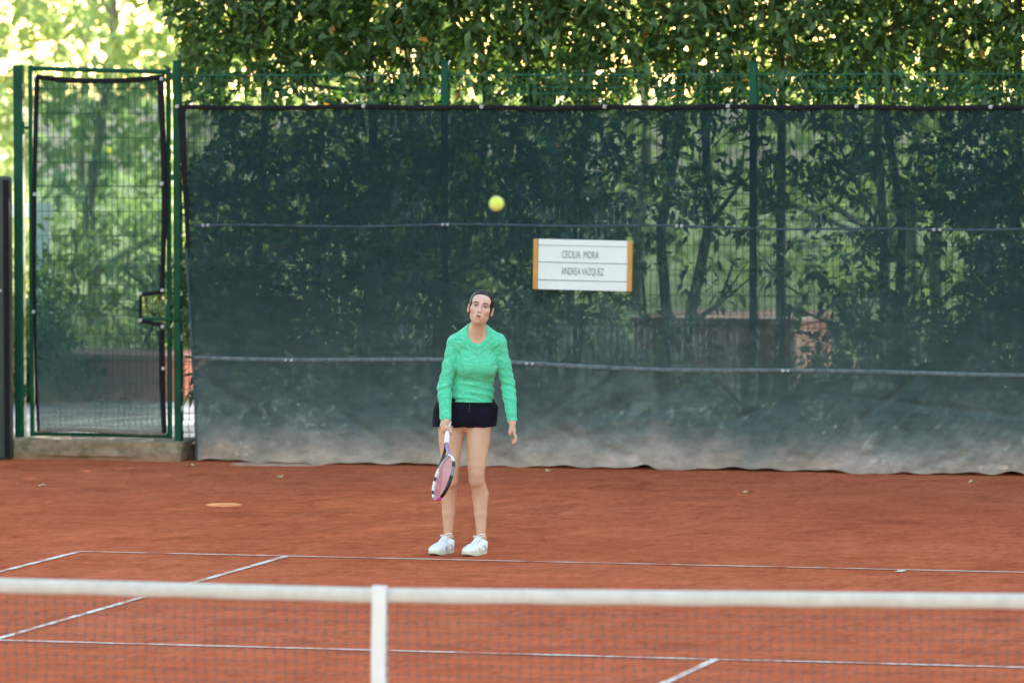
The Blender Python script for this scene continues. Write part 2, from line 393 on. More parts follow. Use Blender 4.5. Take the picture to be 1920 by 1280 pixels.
def s_wob(X, Z):
    p = np.stack([X, 0 * X, Z], -1).reshape(-1, 3)
    w = .012 * fbm(p * np.array([1, 1, .35]), 21, 3, .9) + .006 * fbm(p * np.array([1, 1, 1.2]), 22, 3, 2.2)
    w = w.reshape(X.shape)
    rng = np.random.default_rng(5)
    for k in range(26):           # slanting drag folds near the ground
        x0 = rng.uniform(-7.3, 1.5); z0 = rng.uniform(.05, .6); s = rng.uniform(-.75, -.3) if x0 < -4.8 else rng.uniform(-.4, .9); L = rng.uniform(.3, .8)
        d = (Z - z0) - s * (X - x0); d /= math.hypot(1, s); al = (X - x0) + s * (Z - z0)
        w += rng.uniform(.008, .022) * np.exp(-(d / rng.uniform(.02, .045)) ** 2 - (al / L) ** 2)
    diag = np.sin((X * .8 - Z * .75) * 6.283 / .085 + 1.5 * np.sin(X * 3)) * .0028
    w += diag * np.clip((X + 3.2) / 1.0, 0, 1) * np.clip((.95 - Z) / .5, 0, 1)
    w += .03 * np.exp(-(Z / .12) ** 2) * np.sin(X * 5.2 + np.sin(X * 2.3) * 2)
    return np.minimum(w - .02 - .03 * np.exp(-(Z / .3) ** 2), .06)
def s_bot(X):
    b = .012 + .008 * np.sin(X * 4.1) + .006 * np.sin(X * 11.3 + 1) + .005 * np.sin(X * 23)
    b += .045 * np.exp(-((X + 3.65) / .075) ** 2) + .022 * np.exp(-((X + 3.00) / .13) ** 2) + .03 * np.exp(-((X + .72) / .1) ** 2) + .012 * np.exp(-((X + 2.2) / .2) ** 2)
    return b
ties_x = [-7.55, -5.98, -5.00, -3.99, -2.99, -1.96, -.90, .15]
def s_top(X):
    d = np.min(np.abs(X[..., None] - np.array(ties_x)), -1)
    return 2.885 - .012 * np.clip(d / .5, 0, 1) ** 1.5 - .0025 * X * 0 + .004 * np.sin(X * 1.7)
def s_left(v): return -7.405 - .02 * np.sin(v * 3.14) - .135 * np.clip((v - .15) / .85, 0, 1) ** 1.2
ws = tag(empty('windscreen', (-4, SY, 0)), 'long dark green mesh windscreen hung across the wire fence, dusty at its foot', 'windscreen')
OFF = (-4, SY, 0)
fabric('fabric', s_left, lambda v: 2.2 + 0 * v, s_bot, s_top, SY, 620, 150, s_wob, MT['screen'], ws, OFF)
def band(name, path, hw, th, mat, parent, off):
    """flat strip following a path in the x-z plane"""
    V = []
    for i, p in enumerate(path):
        a = np.array(path[max(i - 1, 0)]); b = np.array(path[min(i + 1, len(path) - 1)]); t = b - a; t = t / np.linalg.norm(t)
        n = np.array([-t[2], 0, t[0]]); p = np.array(p)
        hh = hw if np.isscalar(hw) else hw[i]
        for s, y in ((-1, 0), (-.5, -th), (.5, -th), (1, 0)): V.append(p + n * hh * s + np.array([0, y, 0]) - np.array(off))
    Fc = []
    for i in range(len(path) - 1):
        for k in range(3): Fc.append((i * 4 + k, i * 4 + k + 1, i * 4 + k + 5, i * 4 + k + 4))
    return link(name, pymesh(name, V, Fc), mat, parent, smooth=True)
xs = np.linspace(-7.54, 2.2, 240)
band('top_hem', [(x, SY - .045, float(s_top(np.array([x]))[0]) - .012) for x in xs], .019, .008, MT['hem'], ws, OFF)
vv = np.linspace(.60, 1, 40); band('side_hem', [(float(s_left(v)) + .022, SY - .05, 2.88 * v) for v in vv], [.018 + .016 * max(0, (v - .7) / .3) for v in vv], .010, MT['hem'], ws, OFF)
vv = np.linspace(.003, .60, 40); band('edge_binding', [(float(s_left(v)) + .008, SY - .06, 2.88 * v) for v in vv], .010, .006, MT['seam'], ws, OFF)
def seamz(x, z0, k): return z0 + .010 * math.sin(x * 1.3 + k) + .006 * math.sin(x * 3.7 + 2 * k)
xs = np.linspace(-7.43, 2.2, 300)
def wob1(x, z): return float(s_wob(np.array([x]), np.array([z]))[0])
band('upper_seam', [(x, SY - .004 + wob1(x, seamz(x, 1.925, 1)), seamz(x, 1.925, 1)) for x in xs], .009, .004, MT['seam'], ws, OFF)
def low(x): return .845 - .05 * min(1, max(0, (x + 5.2) / 2.0)) + .008 * math.sin(x * 2.1)
m = NM('reinforced_seam'); cc = m.coord((6, 1, 6))
m.pbr(m.ramp(m.noise(3, 5, .7, cc), [(.3, (.04, .07, .085)), (.55, (.11, .145, .165)), (.75, (.20, .24, .26))]), .8); MT['seam2'] = m.m
band('lower_seam', [(x, SY - .006 + wob1(x, low(x)), low(x)) for x in xs], .016, .005, MT['seam2'], ws, OFF)
def tie(parent, x, z, off, y, r=.0105):
    pts = [(x + r * math.cos(t), y - .012 - .004 * math.sin(2 * t), z + r * math.sin(t)) for t in np.linspace(0, 6.283, 11)[:-1]]
    V, Fc = tube([np.array(p) - np.array(off) for p in pts], r * .42, 6, closed=True)
    t2 = tube([np.array((x + r, y - .016, z + r * .3)) - np.array(off), np.array((x + r * 2.2, y - .024, z + r * 1.4)) - np.array(off)], r * .16, 5)
    link('tie', pymesh('tie', *join((V, Fc), t2)), MT['tie'], parent, smooth=True)
for x in ties_x: tie(ws, x, float(s_top(np.array([x]))[0]) - .008, OFF, SY - .055)
for x in (-7.34, -7.30, -5.33, -5.29, -3.41, -3.37, -1.35, -1.30): tie(ws, x, seamz(x, 1.925, 1), OFF, SY - .03, .008)
for x in (-6.64, -6.59, -4.63, -4.585, -2.545, -2.505): tie(ws, x, low(x), OFF, SY - .05, .008)
# gate screen
gs = tag(empty('gate_screen', (-8.25, FY - .03, .2)), 'see-through green mesh cloth tied to the gate with a cut-out at the latch', 'screen cloth')
GO = (-8.25, FY - .03, .2)
g_l = lambda v: -8.800 + .0 * v - .03 * np.sin(v * 3.3)
g_r = lambda v: -7.705 - .018 * np.sin(v * 7)
g_b = lambda X: .215 + .01 * np.sin(X * 5)
g_t = lambda X: 3.125 - .035 * np.clip(1 - ((X + 8.25) / .55) ** 2, 0, 1)
def g_w(X, Z): return -.02 + .010 * np.sin(X * 6 + Z * 1.3) + .006 * np.sin(Z * 5 + X * 2)
fabric('fabric', g_l, g_r, g_b, g_t, FY - .03, 110, 240, g_w, MT['gate_screen'], gs, GO, hole=lambda x, z: (x > -7.905) & (z > 1.145 - (x + 7.9) * .15) & (z < 1.345 + (x + 7.9) * .12))
xs = np.linspace(-8.80, -7.69, 60); band('top_hem', [(x, FY - .062, float(g_t(np.array(x))) - .008) for x in xs], .021, .01, MT['hem'], gs, GO)
vv = np.linspace(0, 1, 60); band('side_hem', [(float(g_l(v)) + .0, FY - .06, .22 + 2.9 * v) for v in vv], [.012 + .010 * v for v in vv], .01, MT['hem'], gs, GO)
vv = np.linspace(0, .29, 20); band('side_hem', [(float(g_r(v)) - .012, FY - .058, .22 + 2.9 * v) for v in vv], .024, .01, MT['hem'], gs, GO)
vv = np.linspace(.40, 1, 40); band('side_hem', [(float(g_r(v)) - .02, FY - .058, .22 + 2.9 * v) for v in vv], [.018 + .009 * v for v in vv], .01, MT['hem'], gs, GO)
xs = np.linspace(-8.80, -7.70, 40); band('bottom_hem', [(x, FY - .058, float(g_b(x)) + .012) for x in xs], .016, .008, simple('dusty_hem', (.16, .14, .12), .9, .3, 20), gs, GO)
band('cutout_hem', [(-7.70, FY - .066, 1.375), (-7.80, FY - .066, 1.36), (-7.905, FY - .066, 1.345)], .016, .01, MT['hem'], gs, GO)
band('cutout_hem', [(-7.912, FY - .066, 1.36), (-7.912, FY - .066, 1.25), (-7.912, FY - .066, 1.13)], .014, .012, MT['hem'], gs, GO)
band('cutout_hem', [(-7.92, FY - .066, 1.135), (-7.80, FY - .066, 1.115), (-7.70, FY - .066, 1.10)], .015, .01, MT['hem'], gs, GO)
for x, z in ((-8.815, 3.11), (-7.72, 3.10), (-8.815, 2.16), (-7.72, 2.25), (-8.83, 1.2), (-7.91, 1.355), (-7.91, 1.14), (-7.72, 1.385), (-7.72, 1.09), (-7.715, .75)): tie(gs, x, z, GO, FY - .07, .010)

# ------------------------------------------------------------------ tarp covered panel at the fence's end
pan = tag(empty('padded_panel', (-9.9, 20.0, 0)), 'grey-green tarpaulin panel ending just short of the gate post', 'panel')
me = box(-1.2, .945, -.06, .06, 0, 2.31, .03, 3); link('cover', me, MT['tarp'], pan, smooth=True)
link('edge_strip', box(.90, .948, -.068, -.058, .02, 2.28, .004), MT['hem'], pan)
tie(pan, .88, 1.38, (0, 0, 0), -.07, .008)

# ------------------------------------------------------------------ name board
nb = tag(empty('name_board', (-4.165, SY - .075, 1.62), 0), 'white name board with yellow side rails hung on the green screen', 'sign')
nb.rotation_euler = (0, math.radians(.9), 0)
for x in (-.385, .385): link('side_rail', box(x - .019, x + .019, -.02, .012, -.2, .2, .003), MT['wood'], nb)
slats = [(.152, .2, None), (.018, .150, ('CECILIA  MORA', -.165, .066)), (-.124, .014, ('ANDREA VAZQUEZ', -.165, -.066)), (-.2, -.128, None)]
for z0, z1, tx in slats:
    sl = link('slat', box(-.365, .365, -.012, .008, z0, z1, .003), MT['board'], nb)
    link('lip', box(-.363, .363, -.016, -.0122, z0 + .0005, z0 + .006, .001), simple('lip_grey', (.52, .57, .61), .5, .05), sl)
    if tx:
        cu = bpy.data.curves.new('lettering', 'FONT'); cu.body = tx[0]; cu.size = .085; cu.align_x = 'LEFT'; cu.align_y = 'CENTER'; cu.extrude = .0006; cu.offset = -.0007
        to = bpy.data.objects.new('lettering_tmp', cu); COL.objects.link(to); bpy.context.view_layer.update()
        me = bpy.data.meshes.new_from_object(to.evaluated_get(bpy.context.evaluated_depsgraph_get())); bpy.data.objects.remove(to)
        xs_ = [v.co.x for v in me.vertices]; wd = max(xs_) - min(xs_); want = .30 if 'MORA' in tx[0] else .345
        me.transform(Matrix.Translation((-.172, -.0135, tx[2] + .012)) @ Matrix.Rotation(math.radians(90), 4, 'X') @ Matrix.Diagonal((want / wd, 1, 1, 1)))
        link('lettering', me, MT['ink'], sl)

# ------------------------------------------------------------------ tennis net
net = tag(empty('tennis_net', (0, 0, 0)), 'white banded tennis net with a white centre strap across the clay court', 'net')
def ntop(x): return .963 + .006 * x + .0083 * abs(x)
xs = np.linspace(-6.4, 6.4, 260); V = []; Fc = []
prof = [(0, -.064), (-.007, -.06), (-.010, -.03), (-.009, -.006), (0, 0), (.009, -.006), (.010, -.03), (.007, -.06)]
for x in xs:
    wv = .0015 * math.sin(x * 9) + .001 * math.sin(x * 23)
    for y, z in prof: V.append((x, y + wv, ntop(x) + z + (.0015 * math.sin(x * 13) if z < -.05 else 0)))
for i in range(len(xs) - 1):
    for k in range(8): k2 = (k + 1) % 8; Fc.append((i * 8 + k, i * 8 + k2, i * 8 + 8 + k2, i * 8 + 8 + k))
link('headband', pymesh('headband', V, Fc), MT['net_white'], net, smooth=True)
segs = []; xs = np.arange(-6.38, 6.39, .0445); nrow = 20
G = np.zeros((len(xs), nrow + 1, 3))
for i, x in enumerate(xs):
    for j in range(nrow + 1):
        t = j / nrow; zt = ntop(x) - .058
        G[i, j] = (x + .004 * math.sin(j * 1.7 + i * .31) + R_.normal() * .0015, .004 * math.sin(i * .7 + j), zt - t * (zt - .02) + R_.normal() * .002)
for i in range(len(xs)):
    for j in range(nrow):
        segs.append((G[i, j], G[i, j + 1], .0013))
        if i + 1 < len(xs): segs.append((G[i, j], G[i + 1, j] - [0, 0, .0], .0013))
for i in range(len(xs)):
    for j in range(1, nrow): segs.append((G[i, j] - [0, 0, .0045], G[i, j] + [0, 0, .0040], .0040))
V, Fc = sticks(segs); link('cord_mesh', npmesh('cord_mesh', V, Fc), MT['cord'], net, 'stuff')
cs = []
for i, z in enumerate(np.linspace(.02, .966, 40)): cs.append((.0 - .0025 * math.sin(i * .3), -.0165 + .002 * math.sin(i * .5), z))
V = []; Fc = []
for p in cs + [(0, -.004, .972), (0, .010, .970), (0, .016, .955)] + [(0, .0165, z) for z in np.linspace(.93, .02, 12)]:
    V += [(p[0] - .034, p[1], p[2]), (p[0] + .028, p[1], p[2])]
for i in range(len(V) // 2 - 1): Fc.append((2 * i, 2 * i + 1, 2 * i + 3, 2 * i + 2))
so = link('centre_strap', pymesh('centre_strap', V, Fc), MT['strap'], net)
md = so.modifiers.new('thick', 'SOLIDIFY'); md.thickness = .002; md.offset = 0
for x in (-6.4, 6.4):
    V, Fc = tube([(x, 0, -.02), (x, 0, ntop(x) + .02)], .04, 16); link('net_post', pymesh('net_post', V, Fc), MT['green_steel'], net, smooth=True)

# ------------------------------------------------------------------ tennis ball
bx = (-.03, 2.0, 2.527)
ball = tag(empty('tennis_ball', bx), 'bright yellow tennis ball in the air above the net', 'ball')
bm = bmesh.new(); bmesh.ops.create_icosphere(bm, subdivisions=5, radius=.0328); me = bpy.data.meshes.new('felt'); bm.to_mesh(me); bm.free()
m = NM('felt_yellow'); c = m.coord(); n1 = m.noise(400, 3, .7, c)
m.pbr(m.ramp(m.noise(90, 4, .7, c), [(.3, (.50, .66, .055)), (.7, (.66, .78, .10))]), .95, m.bump(n1, .8, .002), Sheen_Weight=.5); MT['felt'] = m.m
link('felt', me, MT['felt'], ball, smooth=True)
pts = []
for t in np.linspace(0, 2 * math.pi, 120, endpoint=False):
    p = np.array([.75 * math.cos(t) + .25 * math.cos(3 * t), .75 * math.sin(t) - .25 * math.sin(3 * t), .866 * math.sin(2 * t)]); p /= np.linalg.norm(p)
    pts.append(Matrix.Rotation(.9, 3, 'X') @ Matrix.Rotation(.5, 3, 'Z') @ Vector(p * .0327))
V, Fc = tube(pts, .0010, 6, closed=True); link('seam', pymesh('seam', V, Fc), simple('seam_rubber', (.62, .68, .45), .7, .05), ball, smooth=True)

# ------------------------------------------------------------------ the player: signed distance modelling
PO = (-3.042, 12.367, 0); PR = math.radians(14.85)
def V3(a, b, z): return np.array([a, -b, z], float)
class Field:
    def __init__(s, lo, hi, h):
        s.lo = np.array(lo, float); s.h = h; s.n = np.ceil((np.array(hi) - s.lo) / h).astype(int) + 1
        s.F = np.full(s.n, 1., np.float32)
        s.ax = [(s.lo[i] + np.arange(s.n[i]) * h).astype(np.float32) for i in range(3)]
    def blk(s, lo, hi):
        i0 = np.maximum(np.floor((lo - s.lo) / s.h).astype(int), 0); i1 = np.minimum(np.ceil((hi - s.lo) / s.h).astype(int) + 1, s.n)
        if (i1 <= i0).any(): return None, None
        sl = tuple(slice(a, b) for a, b in zip(i0, i1))
        g = np.meshgrid(*[s.ax[i][sl[i]] for i in range(3)], indexing='ij', sparse=True)
        return sl, g
    def op(s, lo, hi, fn, k=.02, mode='add'):
        mrg = k + .03; sl, g = s.blk(np.minimum(lo, hi) - mrg, np.maximum(lo, hi) + mrg)
        if sl is None: return
        d = fn(g).astype(np.float32); f = s.F[sl]
        if mode == 'add':
            hh = np.maximum(k - np.abs(f - d), 0) / max(k, 1e-6); s.F[sl] = np.minimum(f, d) - hh * hh * k * .25
        else:
            d = -d; hh = np.maximum(k - np.abs(f - d), 0) / max(k, 1e-6); s.F[sl] = np.maximum(f, d) + hh * hh * k * .25
    def rc(s, a, b, ra, rb, k=.02, flat=None, mode='add'):
        a = np.array(a, float); b = np.array(b, float); ba = b - a; bb = float(ba @ ba) + 1e-12; r = max(ra, rb)
        def fn(g):
            x, y, z = g[0] - a[0], g[1] - a[1], g[2] - a[2]
            t = np.clip((x * ba[0] + y * ba[1] + z * ba[2]) / bb, 0, 1)
            x, y, z = x - t * ba[0], y - t * ba[1], z - t * ba[2]; sc = 1.
            if flat is not None:
                nn = np.array(flat[0], float); nn /= np.linalg.norm(nn); q = (x * nn[0] + y * nn[1] + z * nn[2]) * (flat[1] - 1)
                x, y, z = x + nn[0] * q, y + nn[1] * q, z + nn[2] * q
            rr = ra + (rb - ra) * t
            L = np.sqrt(x * x + y * y + z * z); d = L - rr
            if flat is not None: d = d / (1 + (flat[1] - 1) * .5)
            return d
        s.op(np.minimum(a, b) - r, np.maximum(a, b) + r, fn, k, mode)
    def chain(s, pts, rads, k=.02, flat=None):
        for i in range(len(pts) - 1): s.rc(pts[i], pts[i + 1], rads[i], rads[i + 1], k, flat)
    def ell(s, c, r, k=.02, rot=None, mode='add'):
        c = np.array(c, float); r = np.array(r, float); Rm = np.eye(3) if rot is None else np.array(rot); R = r.max()
        def fn(g):
            x, y, z = g[0] - c[0], g[1] - c[1], g[2] - c[2]
            q = [x * Rm[0, i] + y * Rm[1, i] + z * Rm[2, i] for i in range(3)]
            k0 = np.sqrt(sum((q[i] / r[i]) ** 2 for i in range(3))); k1 = np.sqrt(sum((q[i] / r[i] ** 2) ** 2 for i in range(3))) + 1e-9
            return k0 * (k0 - 1) / k1
        s.op(c - R, c + R, fn, k, mode)
    def cut(s, p, n, k=.0):      # removes everything on the side the normal points to
        n = np.array(n, float); n /= np.linalg.norm(n); g = np.meshgrid(*s.ax, indexing='ij', sparse=True)
        d = (g[0] - p[0]) * n[0] + (g[1] - p[1]) * n[1] + (g[2] - p[2]) * n[2]
        s.F = np.maximum(s.F, d.astype(np.float32))
    def mesh(s, smooth=0):
        F = s.F; nx, ny, nz = F.shape; sg = F < 0
        cnt = np.zeros((nx - 1, ny - 1, nz - 1), np.int8)
        for dx in (0, 1):
            for dy in (0, 1):
                for dz in (0, 1): cnt += sg[dx:nx - 1 + dx, dy:ny - 1 + dy, dz:nz - 1 + dz]
        act = np.argwhere((cnt > 0) & (cnt < 8)); idx = np.full(cnt.shape, -1, np.int32); idx[tuple(act.T)] = np.arange(len(act))
        cor = [(i, j, k) for i in (0, 1) for j in (0, 1) for k in (0, 1)]
        val = {c: F[act[:, 0] + c[0], act[:, 1] + c[1], act[:, 2] + c[2]] for c in cor}
        P = np.zeros((len(act), 3)); N = np.zeros(len(act))
        for c in cor:
            for ax in range(3):
                if c[ax] == 0:
                    d = list(c); d[ax] = 1; d = tuple(d); f0, f1 = val[c], val[d]; cr = (f0 < 0) != (f1 < 0)
                    t = np.where(cr, f0 / np.where(cr, f0 - f1, 1), 0); q = np.tile(np.array(c, float), (len(act), 1)); q[:, ax] += t
                    P += q * cr[:, None]; N += cr
        V = s.lo + (act + P / N[:, None]) * s.h
        Fs = []
        for ax in range(3):
            o1, o2 = (ax + 1) % 3, (ax + 2) % 3
            A = [slice(None)] * 3; B = [slice(None)] * 3; A[ax] = slice(0, -1); B[ax] = slice(1, None)
            s0, s1 = sg[tuple(A)], sg[tuple(B)]; e = np.argwhere(s0 != s1)
            e = e[(e[:, o1] > 0) & (e[:, o2] > 0) & (e[:, o1] < F.shape[o1] - 1) & (e[:, o2] < F.shape[o2] - 1)]
            ins = s0[tuple(e.T)]
            q = []
            for d1, d2 in ((-1, -1), (0, -1), (0, 0), (-1, 0)):
                c = e.copy(); c[:, o1] += d1; c[:, o2] += d2; q.append(idx[tuple(c.T)])
            q = np.stack(q, 1); q = np.where(ins[:, None], q, q[:, ::-1]); Fs.append(q)
        Fs = np.concatenate(Fs)
        for _ in range(smooth):
            acc = np.zeros_like(V); n = np.zeros(len(V))
            for a, b in ((0, 1), (1, 2), (2, 3), (3, 0)):
                np.add.at(acc, Fs[:, a], V[Fs[:, b]]); np.add.at(n, Fs[:, a], 1); np.add.at(acc, Fs[:, b], V[Fs[:, a]]); np.add.at(n, Fs[:, b], 1)
            V = V * .5 + .5 * acc / np.maximum(n, 1)[:, None]
        return V, Fs
def normals(V, Fs):
    a = V[Fs[:, 2]] - V[Fs[:, 0]]; b = V[Fs[:, 3]] - V[Fs[:, 1]]; n = np.cross(a, b); N = np.zeros_like(V)
    for k in range(4): np.add.at(N, Fs[:, k], n)
    return N / (np.linalg.norm(N, axis=1)[:, None] + 1e-12)
def colour(me, rgb, name='Col'):
    at = me.color_attributes.new(name, 'FLOAT_COLOR', 'POINT'); at.data.foreach_set('color', np.concatenate([rgb, np.ones((len(rgb), 1))], 1).astype(np.float32).ravel())
def ss(x, a, b): t = np.clip((x - a) / (b - a), 0, 1); return t * t * (3 - 2 * t)

# pose (a = to her left, b = towards the net, z = up)
PEL, WAI, RIB, SHO = V3(.028, -.045, .935), V3(.064, .005, 1.09), V3(.090, .055, 1.25), V3(.094, .085, 1.365)
SHR, SHL = V3(-.044, .095, 1.378), V3(.232, .095, 1.382)
ELR, ELL_ = V3(-.116, .10, 1.10), V3(.299, .045, 1.10)
WRR, WRL = V3(-.107, .20, .878), V3(.322, .12, .866)
HIR, HIL = V3(-.076, -.04, .90), V3(.106, -.04, .90)
KNR, KNL = V3(-.080, .045, .52), V3(.090, .065, .524)
CAR, CAL = V3(-.091, -.025, .385), V3(.114, .01, .385)
ANR, ANL = V3(-.097, -.03, .105), V3(.120, .045, .105)
NEB = V3(.094, .105, 1.45); HC = V3(.1205, .20, 1.610)
BACK = (0, 1, 0)
# head frame: x her left in the picture, y forward, z up
_roll = math.radians(10); _pit = math.radians(9); _yaw = math.radians(-3)
Rh = np.array(Matrix.Rotation(_roll, 3, 'Y') @ Matrix.Rotation(_yaw, 3, 'Z') @ Matrix.Rotation(-_pit, 3, 'X'))
HX, HF, HU = Rh @ np.array([1, 0, 0.]), Rh @ np.array([0, -1., 0]), Rh @ np.array([0, 0, 1.])
Hm = np.stack([HX, HF, HU], 1)
def hp(x, y, z): return HC + HX * x + HF * y + HU * z
def torso(f, g=0., k=.03):
    for a, b, ra, rb in ((PEL, WAI, .150, .118), (WAI, RIB, .118, .128), (RIB, SHO, .128, .118)):
        f.rc(a, b, ra + g, rb + g, k, (BACK, 1.32))
    for s in (-1, 1): f.ell(V3(.093 + s * .056, .128, 1.235), (.060 + g, .050 + g, .062 + g), .045)
    f.rc(SHO + V3(-.03, 0, .03), SHR + V3(.012, 0, 0), .055 + g, .047 + g, k); f.rc(SHO + V3(.03, 0, .03), SHL + V3(-.012, 0, 0), .055 + g, .047 + g, k)
    f.rc(NEB + V3(-.015, -.01, .01), SHR + V3(.030, -.005, .006), .042 + g, .043 + g, .045); f.rc(NEB + V3(.015, -.01, .01), SHL + V3(-.030, -.005, .006), .042 + g, .043 + g, .045)
def arms(f, g=0., k=.02, w=0.):
    for sh, el, wr in ((SHR, ELR, WRR), (SHL, ELL_, WRL)):
        um = sh + (el - sh) * .5; fm = el + (wr - el) * .3
        f.chain([sh, um, el, fm, wr], [.050 + g, .042 + g, .037 + g, .038 + g, .025 + g + w], k)
f = Field((-.34, -.40, -.01), (.42, .26, 1.75), .003)
torso(f); arms(f)
f.rc(PEL + V3(-.03, -.0, -.01), PEL + V3(.03, 0, -.01), .135, .135, .04, (BACK, 1.15))
for s, hi, kn, ca, an in ((-1, HIR, KNR, CAR, ANR), (1, HIL, KNL, CAL, ANL)):
    mid = hi + (kn - hi) * .45
    f.chain([hi, mid, kn + V3(0, .0, .05), kn + V3(0, 0, -.04)], [.093, .077, .057, .050], .008)
    f.ell(kn + V3(0, .022, .005), (.034, .030, .042), .02)
    f.chain([kn + V3(0, -.01, -.03), ca, ca + (an - ca) * .45, an, an + V3(0, 0, -.05)], [.049, .052, .041, .0275, .031], .012)
    f.ell(ca + V3(-.004 * s, -.022, .01), (.034, .034, .09), .035)
    for q in (-1, 1): f.ell(an + V3(q * .026, .0, -.005), (.011, .014, .014), .012)
# neck, head
f.rc(NEB, hp(0, -.022, -.055), .050, .047, .03); f.rc(NEB + V3(0, .03, -.03), hp(0, .01, -.075), .040, .036, .03)
E_ = lambda c, r, k=.012, mode='add': f.ell(hp(*c), r, k, np.stack([HX, HF, HU], 1), mode)
E_((0, -.012, .033), (.0735, .094, .079), .02); E_((0, .020, -.040), (.0490, .070, .070), .03); E_((0, .066, -.094), (.020, .020, .018), .022)
for s in (-1, 1):
    E_((s * .038, .052, -.018), (.028, .030, .024), .02); E_((s * .041, .006, -.048), (.016, .030, .028), .025)
E_((0, .062, .042), (.052, .030, .032), .03)
for s in (-1, 1): f.rc(hp(s * .014, .086, .023), hp(s * .044, .074, .022), .008, .008, .014)
for s in (-1, 1): E_((s * .031, .100, .004), (.016, .014, .0105), .012, 'sub')
for s in (-1, 1): E_((s * .031, .0765, .003), (.0135, .0130, .0115), .005)
f.rc(hp(0, .088, .012), hp(0, .109, -.031), .0070, .0098, .012)
for s in (-1, 1): E_((s * .0110, .097, -.036), (.0078, .011, .0070), .006)
E_((0, .083, -.066), (.028, .018, .022), .015)
E_((0, .0955, -.0590), (.0200, .0080, .0048), .006); E_((0, .0935, -.0750), (.0170, .0085, .0060), .006)
E_((0, .106, -.0670), (.0150, .018, .0036), .003, 'sub')
for s in (-1, 1):
    E_((s * .079, -.006, -.012), (.0085, .017, .030), .006); E_((s * .076, .006, -.030), (.007, .010, .012), .006); E_((s * .088, .0, -.008), (.006, .009, .016), .006, 'sub')
# racket axis
BUTT, TIP = V3(-.090, .185, .872), V3(-.128, .70, .432); RD = (TIP - BUTT) / np.linalg.norm(TIP - BUTT)
e1 = np.array([1., 0, 0]) - RD * RD[0]; e1 /= np.linalg.norm(e1); e2 = np.cross(RD, e1)
if e2[2] < 0: e2 = -e2
# right hand closed round the grip: palm on the outer side, fingers pass below, thumb over
def around(s, ang, r): return BUTT + RD * s + e1 * r * math.cos(ang) + e2 * r * math.sin(ang)
f.rc(WRR, around(.055, math.radians(150), .034), .024, .024, .02); f.rc(around(.022, math.radians(165), .033), around(.088, math.radians(165), .031), .0155, .0145, .015)
f.rc(around(.03, math.radians(120), .032), around(.085, math.radians(130), .030), .015, .0135, .015)
nails = []
for i, (s0, rr) in enumerate(((.030, .0080), (.049, .0088), (.068, .0092), (.088, .0088))):
    aa = [math.radians(q) for q in (175, 225, 275, 325, 365 - 6 * (i == 0))]
    f.chain([around(s0 + .003 * j, q, .0262 - .0006 * j) for j, q in enumerate(aa)], [rr + .0012, rr + .0006, rr, rr - .0006, rr - .0015], .003)
aa = [math.radians(q) for q in (135, 95, 55, 22)]; f.chain([around(.060 + .017 * j, q, .0275) for j, q in enumerate(aa)], [.0125, .0108, .0098, .0085], .004)
# left hand hanging, thumb forward, fingers curled
wl = WRL
f.rc(wl, V3(.330, .135, .812), .024, .021, .015, ((1, 0, 0), 1.35)); f.rc(V3(.330, .110, .815), V3(.331, .150, .806), .0175, .0165, .012, ((1, 0, 0), 1.2))
for i, b in enumerate((.158, .139, .120, .103)):
    r = (.0086, .0088, .0084, .0074)[i]; L = (1, 1.07, 1., .82)[i]
    p0 = V3(.332, b - .002, .806); p1 = V3(.346, b + .010 - .002 * i, .806 - .036 * L); p2 = V3(.343, b + .016 - .003 * i, .806 - .060 * L); p3 = V3(.328 - .002 * i, b + .018 - .003 * i, .806 - .074 * L)
    f.chain([p0, p1, p2, p3], [r + .001, r, r - .0006, r - .0016], .003); nails.append(p3 + V3(-.002, .002, -.003))
f.chain([V3(.322, .140, .848), V3(.312, .162, .822), V3(.308, .172, .802), V3(.309, .175, .788)], [.014, .0105, .0092, .0075], .004); nails.append(V3(.308, .180, .790))
# feet within the shoes
for an, toe in ((ANR, V3(-.155, .05, .045)), (ANL, V3(.045, .15, .045))): f.rc(an + V3(0, 0, -.04), toe, .030, .025, .02)
VB, FB = f.mesh(1)
del f
